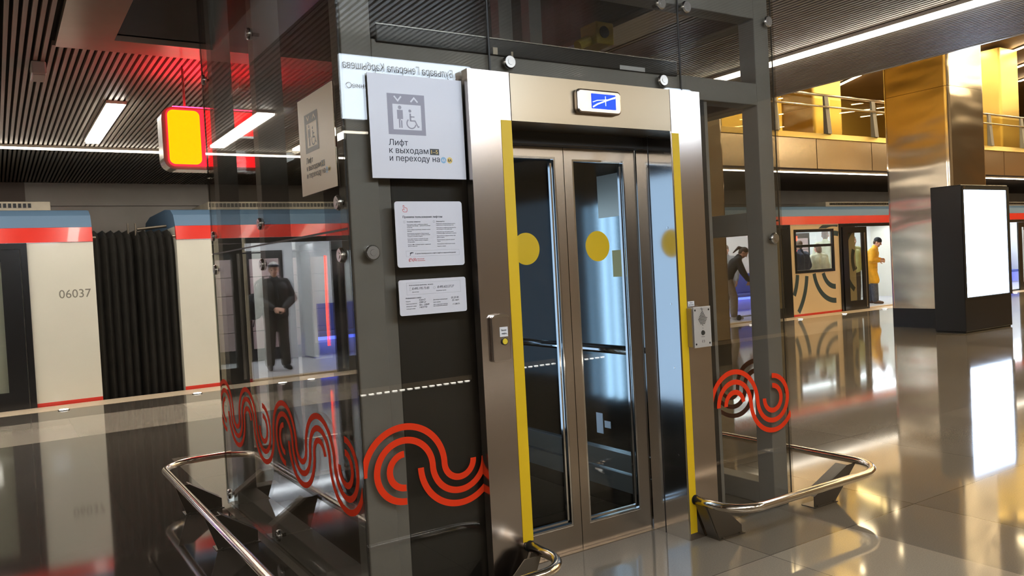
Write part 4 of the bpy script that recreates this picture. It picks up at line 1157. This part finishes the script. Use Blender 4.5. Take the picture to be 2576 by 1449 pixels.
# ================================================================== people in the train
def ball(bm, c, r, R=None, sub=2):
    """ellipsoid: r radius or (rx, ry, rz), R optional rotation"""
    rr = r if isinstance(r, (tuple, list)) else (r, r, r)
    M = Matrix.Translation(Vector(c)) @ (R.to_4x4() if R else Matrix.Identity(4)) @ Matrix.Diagonal((*rr, 1))
    bmesh.ops.create_icosphere(bm, subdivisions=sub, radius=1.0, matrix=M)
def cap(bm, a, b_, ra, rb):
    a = Vector(a); b_ = Vector(b_)
    if (b_ - a).length < 1e-5: return
    tube(bm, [a, a.lerp(b_, 0.5), b_], [ra, (ra + rb) / 2, rb], 12)
    ball(bm, a, ra); ball(bm, b_, rb)
def bake(name, bm, m, parent, voxel=0.012, it=4):
    me = bpy.data.meshes.new(name)
    bmesh.ops.recalc_face_normals(bm, faces=bm.faces[:])
    bm.to_mesh(me); bm.free()
    o = bpy.data.objects.new(name, me); COL.objects.link(o)
    rm = o.modifiers.new('remesh', 'REMESH'); rm.mode = 'VOXEL'; rm.voxel_size = voxel; rm.use_smooth_shade = True
    sm = o.modifiers.new('smooth', 'SMOOTH'); sm.factor = 0.5; sm.iterations = it
    dg = bpy.context.evaluated_depsgraph_get()
    nm = bpy.data.meshes.new_from_object(o.evaluated_get(dg))
    o.modifiers.clear(); o.data = nm; bpy.data.meshes.remove(me); nm.name = name
    nm.materials.clear(); nm.materials.append(MATS[m])
    for p in nm.polygons: p.use_smooth = True
    o.parent = parent
    return o
BASE = dict(pelvis=(0, 0, .95), waist=(0, .01, 1.10), chest=(0, 0, 1.30), neck=(0, -.01, 1.47), head=(0, .025, 1.625),
            shL=(-.185, -.01, 1.42), elL=(-.245, -.03, 1.13), wrL=(-.235, .06, .89), shR=(.185, -.01, 1.42), elR=(.245, -.03, 1.13), wrR=(.235, .06, .89),
            hipL=(-.092, 0, .92), knL=(-.100, .02, .50), anL=(-.105, -.02, .085), toL=(-.120, .14, .035), hipR=(.092, 0, .92), knR=(.100, .02, .50), anR=(.105, -.02, .085), toR=(.120, .14, .035))
def hand(bm, w, d, up, side, s=1.0):
    """open, slightly curled hand at wrist w pointing along d, palm facing -up; thumb on `side`"""
    d = Vector(d).normalized(); up = Vector(up); up = (up - d * up.dot(d)).normalized(); sd = d.cross(up) * side
    w = Vector(w); R = Matrix((sd, d, up)).transposed()
    ball(bm, w + d * 0.045 * s, (0.040 * s, 0.052 * s, 0.018 * s), R)
    for i, (off, ln) in enumerate(((0.030, 0.070), (0.010, 0.080), (-0.010, 0.074), (-0.029, 0.058))):
        k = w + d * 0.085 * s + sd * off * s
        a = k + d * ln * 0.5 * s - up * 0.008 * s; e = k + d * ln * 0.85 * s - up * 0.030 * s
        cap(bm, k, a, 0.0105 * s, 0.0098 * s); cap(bm, a, e, 0.0098 * s, 0.0085 * s)
    t0 = w + d * 0.025 * s + sd * 0.034 * s; t1 = t0 + d * 0.030 * s + sd * 0.026 * s - up * 0.008 * s; t2 = t1 + d * 0.030 * s + sd * 0.004 * s - up * 0.014 * s
    cap(bm, t0, t1, 0.0135 * s, 0.0115 * s); cap(bm, t1, t2, 0.0115 * s, 0.0095 * s)
def person(label, loc, rz, scale=1.0, J=None, yaw=0.0, pitch=0.0, hair='hair_brown', hair_kind='short', jacket='cloth_dark', coat=None, trousers='cloth_trousers', shoes='cloth_black', hat=None, voxel=0.011, group=None, fat=1.0, scarf=None):
    P = dict(BASE); P.update(J or {})
    P = {k: Vector(v) for k, v in P.items()}
    root = thing('person', label, 'person', loc, group)
    ORG[root.name] = Vector((0, 0, 0))
    root.rotation_euler = (0, 0, rz); root.scale = (scale,) * 3
    HR = Euler((-pitch, 0, yaw), 'XYZ').to_matrix()
    hc = P['head']; H = lambda x, y, z: hc + HR @ Vector((x, y, z))
    # one continuous body
    b = B()
    ball(b, H(0, 0, 0.025), (0.074, 0.092, 0.098), HR, 3); ball(b, H(0, 0.022, -0.045), (0.058, 0.066, 0.072), HR, 3); ball(b, H(0, 0.055, -0.090), (0.030, 0.026, 0.026), HR)
    cap(b, H(0, 0.088, 0.018), H(0, 0.106, -0.022), 0.010, 0.0145); ball(b, H(0, 0.093, -0.024), (0.019, 0.012, 0.010), HR)
    ball(b, H(0, 0.080, -0.060), (0.026, 0.012, 0.008), HR); ball(b, H(0, 0.079, -0.073), (0.022, 0.011, 0.008), HR)
    for sg in (-1, 1):
        ball(b, H(sg * 0.074, -0.006, -0.005), (0.010, 0.022, 0.033), HR); ball(b, H(sg * 0.030, 0.082, 0.034), (0.024, 0.012, 0.007), HR); ball(b, H(sg * 0.042, 0.062, -0.020), (0.024, 0.022, 0.020), HR)
    cap(b, P['neck'] - (P['neck'] - P['chest']) * 0.15, H(0, -0.015, -0.06), 0.056, 0.052)
    for sg, q in ((-1, 'L'), (1, 'R')):
        cap(b, P['pelvis'] + Vector((sg * .06, 0, 0)), P['chest'] + Vector((sg * .08, 0, .03)), 0.095, 0.095)
        cap(b, P['sh' + q], P['el' + q], 0.050, 0.040); cap(b, P['el' + q], P['wr' + q], 0.040, 0.027)
        cap(b, P['hip' + q], P['kn' + q], 0.080, 0.055); cap(b, P['kn' + q], P['an' + q], 0.054, 0.036); cap(b, P['an' + q], P['to' + q], 0.036, 0.028)
        cap(b, P['neck'] - Vector((0, 0, .02)), P['sh' + q], 0.050, 0.050)
        d = (P['wr' + q] - P['el' + q]).normalized()
        if (J or {}).get('handdir' + q): d = Vector(J['handdir' + q])
        hand(b, P['wr' + q], d, (J or {}).get('handup' + q, (sg * 1.0, 0.25, 0.2)), -1 if q == 'L' else 1)
    body = bake('body', b, 'skin', root, voxel * 0.72, 2)
    for sg in (-1, 1):
        b = B(); ball(b, H(sg * 0.030, 0.0860, 0.012), (0.010, 0.006, 0.006), HR); obj('eye', b, 'ink', body, smooth=True)
    # hair
    b = B()
    if hair_kind == 'bald': ball(b, H(0, -0.012, 0.030), (0.076, 0.088, 0.092), HR, 3)
    else:
        ball(b, H(0, -0.012, 0.050), (0.081, 0.091, 0.088), HR, 3); ball(b, H(0, -0.050, -0.005), (0.070, 0.056, 0.080), HR, 3)
        if hair_kind == 'pony':
            cap(b, H(0, -0.100, 0.060), H(0, -0.150, 0.030), 0.026, 0.034); cap(b, H(0, -0.150, 0.030), H(0, -0.165, -0.140), 0.034, 0.014)
        if hair_kind == 'long':
            cap(b, H(0, -0.045, 0.0), H(0, -0.050, -0.085), 0.078, 0.070)
    bake('hair', b, hair, root, voxel, 2)
    if hat:
        b = B(); ball(b, H(0, -0.012, 0.050), (0.086, 0.100, 0.088), HR, 3); tube(b, [H(0, 0, 0.030), H(0, 0, 0.060)], [0.094, 0.092], 20); bake('hat', b, hat, root, voxel, 2)
    # trousers and shoes
    b = B(); ball(b, P['pelvis'], (0.165 * fat, 0.120 * fat, 0.125))
    for q in 'LR':
        cap(b, P['hip' + q], P['kn' + q], 0.102 * fat, 0.082 * fat); cap(b, P['kn' + q], P['an' + q] + Vector((0, 0, .035)), 0.084 * fat, 0.076 * fat)
    bake('trousers', b, trousers, root, voxel, 5)
    for q in 'LR':
        b = B(); a = P['an' + q]; tt = P['to' + q]
        cap(b, a + Vector((0, -.02, -.03)), a.lerp(tt, .55) + Vector((0, 0, -.006)), 0.046, 0.046); cap(b, a.lerp(tt, .55) + Vector((0, 0, -.006)), tt + Vector((0, .01, .004)), 0.046, 0.036); cap(b, a, a + Vector((0, 0, .03)), 0.044, 0.046)
        bake('shoe', b, shoes, root, voxel, 2)
    # jacket: torso, sleeves, collar, hem
    b = B(); up = (P['neck'] - P['pelvis']).normalized()
    hemz = P['pelvis'] + (P['pelvis'] - P['waist']) * 0.35
    for sg, q in ((-1, 'L'), (1, 'R')):
        o1 = Vector((sg * .075 * fat, 0, 0)); o2 = Vector((sg * .085 * fat, 0, .02))
        cap(b, hemz + o1, P['waist'] + o1, 0.125 * fat, 0.120 * fat); cap(b, P['waist'] + o1, P['chest'] + o2, 0.120 * fat, 0.125 * fat); cap(b, P['chest'] + o2, P['sh' + q] * 0.75 + P['neck'] * 0.25 - up * .05, 0.125 * fat, 0.085)
        cap(b, P['sh' + q] - up * 0.012, P['el' + q], 0.072 * fat, 0.066 * fat); cap(b, P['el' + q], P['wr' + q].lerp(P['el' + q], 0.10), 0.066 * fat, 0.050)
        cap(b, P['neck'] - up * 0.045, P['sh' + q], 0.078, 0.070)
        if coat:
            kn = Vector((P['kn' + q].x * 0.9, P['kn' + q].y, coat)); cap(b, hemz + o1, kn, 0.128 * fat, 0.120 * fat)
    cap(b, P['neck'] - up * 0.055, P['neck'] + up * 0.015, 0.098, 0.078)
    jk = bake('jacket', b, jacket, root, voxel, 4)
    if scarf:
        b = B(); ball(b, P['neck'] + Vector((0, .035, .0)), (0.082, 0.070, 0.052)); cap(b, P['neck'] + Vector((0.0, .085, -.02)), P['waist'] + Vector((0.01, .125, .05)), 0.040, 0.030); bake('shirt', b, scarf, root, voxel, 3)
    return root, H
# man in dark clothes in the door of the left car (the side glass mirrors him)
JM = dict(elL=(-.285, .03, 1.15), wrL=(-.07, .235, 1.00), elR=(.285, .03, 1.15), wrR=(.075, .225, .985), handdirL=(.8, .35, -.12), handupL=(-.2, .6, .6), handdirR=(-.8, .35, -.05), handupR=(.2, .6, .6),
          anL=(-.125, -.06, .085), toL=(-.15, .10, .035), knL=(-.11, .0, .50), anR=(.115, .03, .085), toR=(.14, .19, .035))
mr_, HM = person('person in dark jacket and trousers with clasped hands standing in the left train doorway', (-1.28, 12.30, 0.03), math.radians(184), 0.945, JM, yaw=0.22, pitch=0.20, hair='hair_grey', voxel=0.010, fat=1.06, scarf='cloth_black')
b = B(); tube(b, [HM(-0.082, 0.03, 0.075), HM(-0.05, 0.075, 0.085), HM(0, 0.096, 0.088), HM(0.05, 0.080, 0.085), HM(0.084, 0.03, 0.075)], [0.010, 0.020, 0.022, 0.020, 0.010], 10); obj('sunglasses', b, 'ink', mr_, smooth=True)
bp = thing('backpack', 'dark shoulder bag behind the person in the left train doorway', 'bag', (-0.96, 12.44, 1.06))
ORG[bp.name] = Vector((0, 0, 0))
b = B(); ball(b, (-0.03, 0, -.04), (0.17, 0.11, 0.21)); ball(b, (0.05, 0.0, -.10), (0.13, 0.10, 0.15)); bake('pouch', b, 'cloth_black', bp, 0.012, 4)
b = B(); tube(b, fillet([(-0.05, -.02, .12), (-0.06, -.04, .32), (-.20, -.03, .40)], .08, 5), 0.016, 8); tube(b, [(-.02, -.10, -.2), (.02, -.11, -.34)], 0.010, 6); obj('strap', b, 'cloth_black', bp, smooth=True)
# yellow coat in the right open door
JY = dict(chest=(0, .05, 1.30), neck=(0, .10, 1.46), head=(0, .17, 1.60), shL=(-.18, .07, 1.41), shR=(.18, .07, 1.41), elL=(-.25, .05, 1.14), wrL=(-.10, .21, 1.16), elR=(.25, .05, 1.14), wrR=(.10, .21, 1.12), handdirL=(.4, .8, -.1), handdirR=(-.4, .8, -.1),
          anL=(-.1, -.10, .085), toL=(-.12, .06, .035), knL=(-.1, -.03, .5), anR=(.1, .08, .085), toR=(.12, .24, .035), knR=(.1, .07, .5))
person('person in long yellow raincoat and black beanie looking down in the right train doorway', (18.40, 11.98, 0.03), math.radians(-156), 0.955, JY, yaw=0.0, pitch=0.45, hat='cloth_black', jacket='cloth_yellow', coat=.62, trousers='cloth_jeans', shoes='shoe_brown', fat=1.10)
# woman bending over beside a scooter, seen through the lift shaft
JB = dict(waist=(0, .05, 1.08), chest=(0, .17, 1.24), neck=(0, .26, 1.38), head=(0, .36, 1.48), shL=(-.17, .24, 1.33), shR=(.17, .24, 1.33), elL=(-.2, .33, 1.06), wrL=(-.12, .45, .86), elR=(.2, .33, 1.06), wrR=(.12, .45, .86),
          anL=(-.1, -.16, .085), toL=(-.11, .0, .035), knL=(-.1, -.04, .5), anR=(.1, .1, .085), toR=(.12, .26, .035), knR=(.1, .12, .5))
person('person with a ponytail and black jacket bending forward in the train door behind the lift', (13.30, 12.05, 0.03), math.radians(-135), 0.97, JB, pitch=0.75, hair='hair_brown', hair_kind='pony', jacket='cloth_black', trousers='cloth_khaki', shoes='shoe_white')
person('person in grey jacket beside the bending person with the ponytail', (13.78, 12.50, 0.03), math.radians(120), 0.93, dict(), pitch=0.4, hair='hair_fair', jacket='cloth_grey', trousers='cloth_grey', shoes='cloth_black')
sc2 = thing('kick_scooter', 'small kick scooter with dark wheels on the train floor by the bending person', 'scooter', (13.54, 11.74, 0.03))
ORG[sc2.name] = Vector((0, 0, 0))
b = B(); box(b, -.26, .24, -.05, .05, .07, .095); obj('deck', b, 'cloth_grey', sc2, bevel=.006)
b = B(); tube(b, [(.26, 0, .10), (.20, 0, .74)], .016, 10); obj('stem', b, 'chrome', sc2)
b = B(); tube(b, [(.20, -.18, .74), (.20, .18, .74)], .016, 10); obj('handlebar', b, 'shoe_white', sc2)
for wx in (-.29, .29):
    b = B(); tube(b, [(wx, -.015, .062), (wx, .015, .062)], .060, 20); obj('wheel', b, 'black_rubber', sc2)
# standing with their backs to the window
person('person in navy jacket with back to the train window', (15.62, 11.95, 0.03), math.radians(8), 0.945, dict(shL=(-.23, -.01, 1.40), shR=(.23, -.01, 1.40), elL=(-.32, -.03, 1.13), elR=(.32, -.03, 1.13)), hair='hair_fair', jacket='cloth_navy', fat=1.40, voxel=.013)
person('person in pale green jacket beside the navy jacket at the train window', (16.36, 12.0, 0.03), math.radians(-18), 0.89, dict(), pitch=.2, hair='hair_fair', hair_kind='long', jacket='cloth_pale', fat=1.18, voxel=.013)
person('tall person with grey hair standing deep in the carriage behind the pale green jacket', (17.75, 12.80, 0.03), math.radians(-60), 1.09, dict(), hair='hair_grey', jacket='cloth_pale', voxel=.014)
person('person in lime jacket and dark trousers behind the glass of the right train door', (17.86, 12.12, 0.03), math.radians(160), 0.98, dict(), hair='hair_brown', jacket='cloth_lime', voxel=.013)
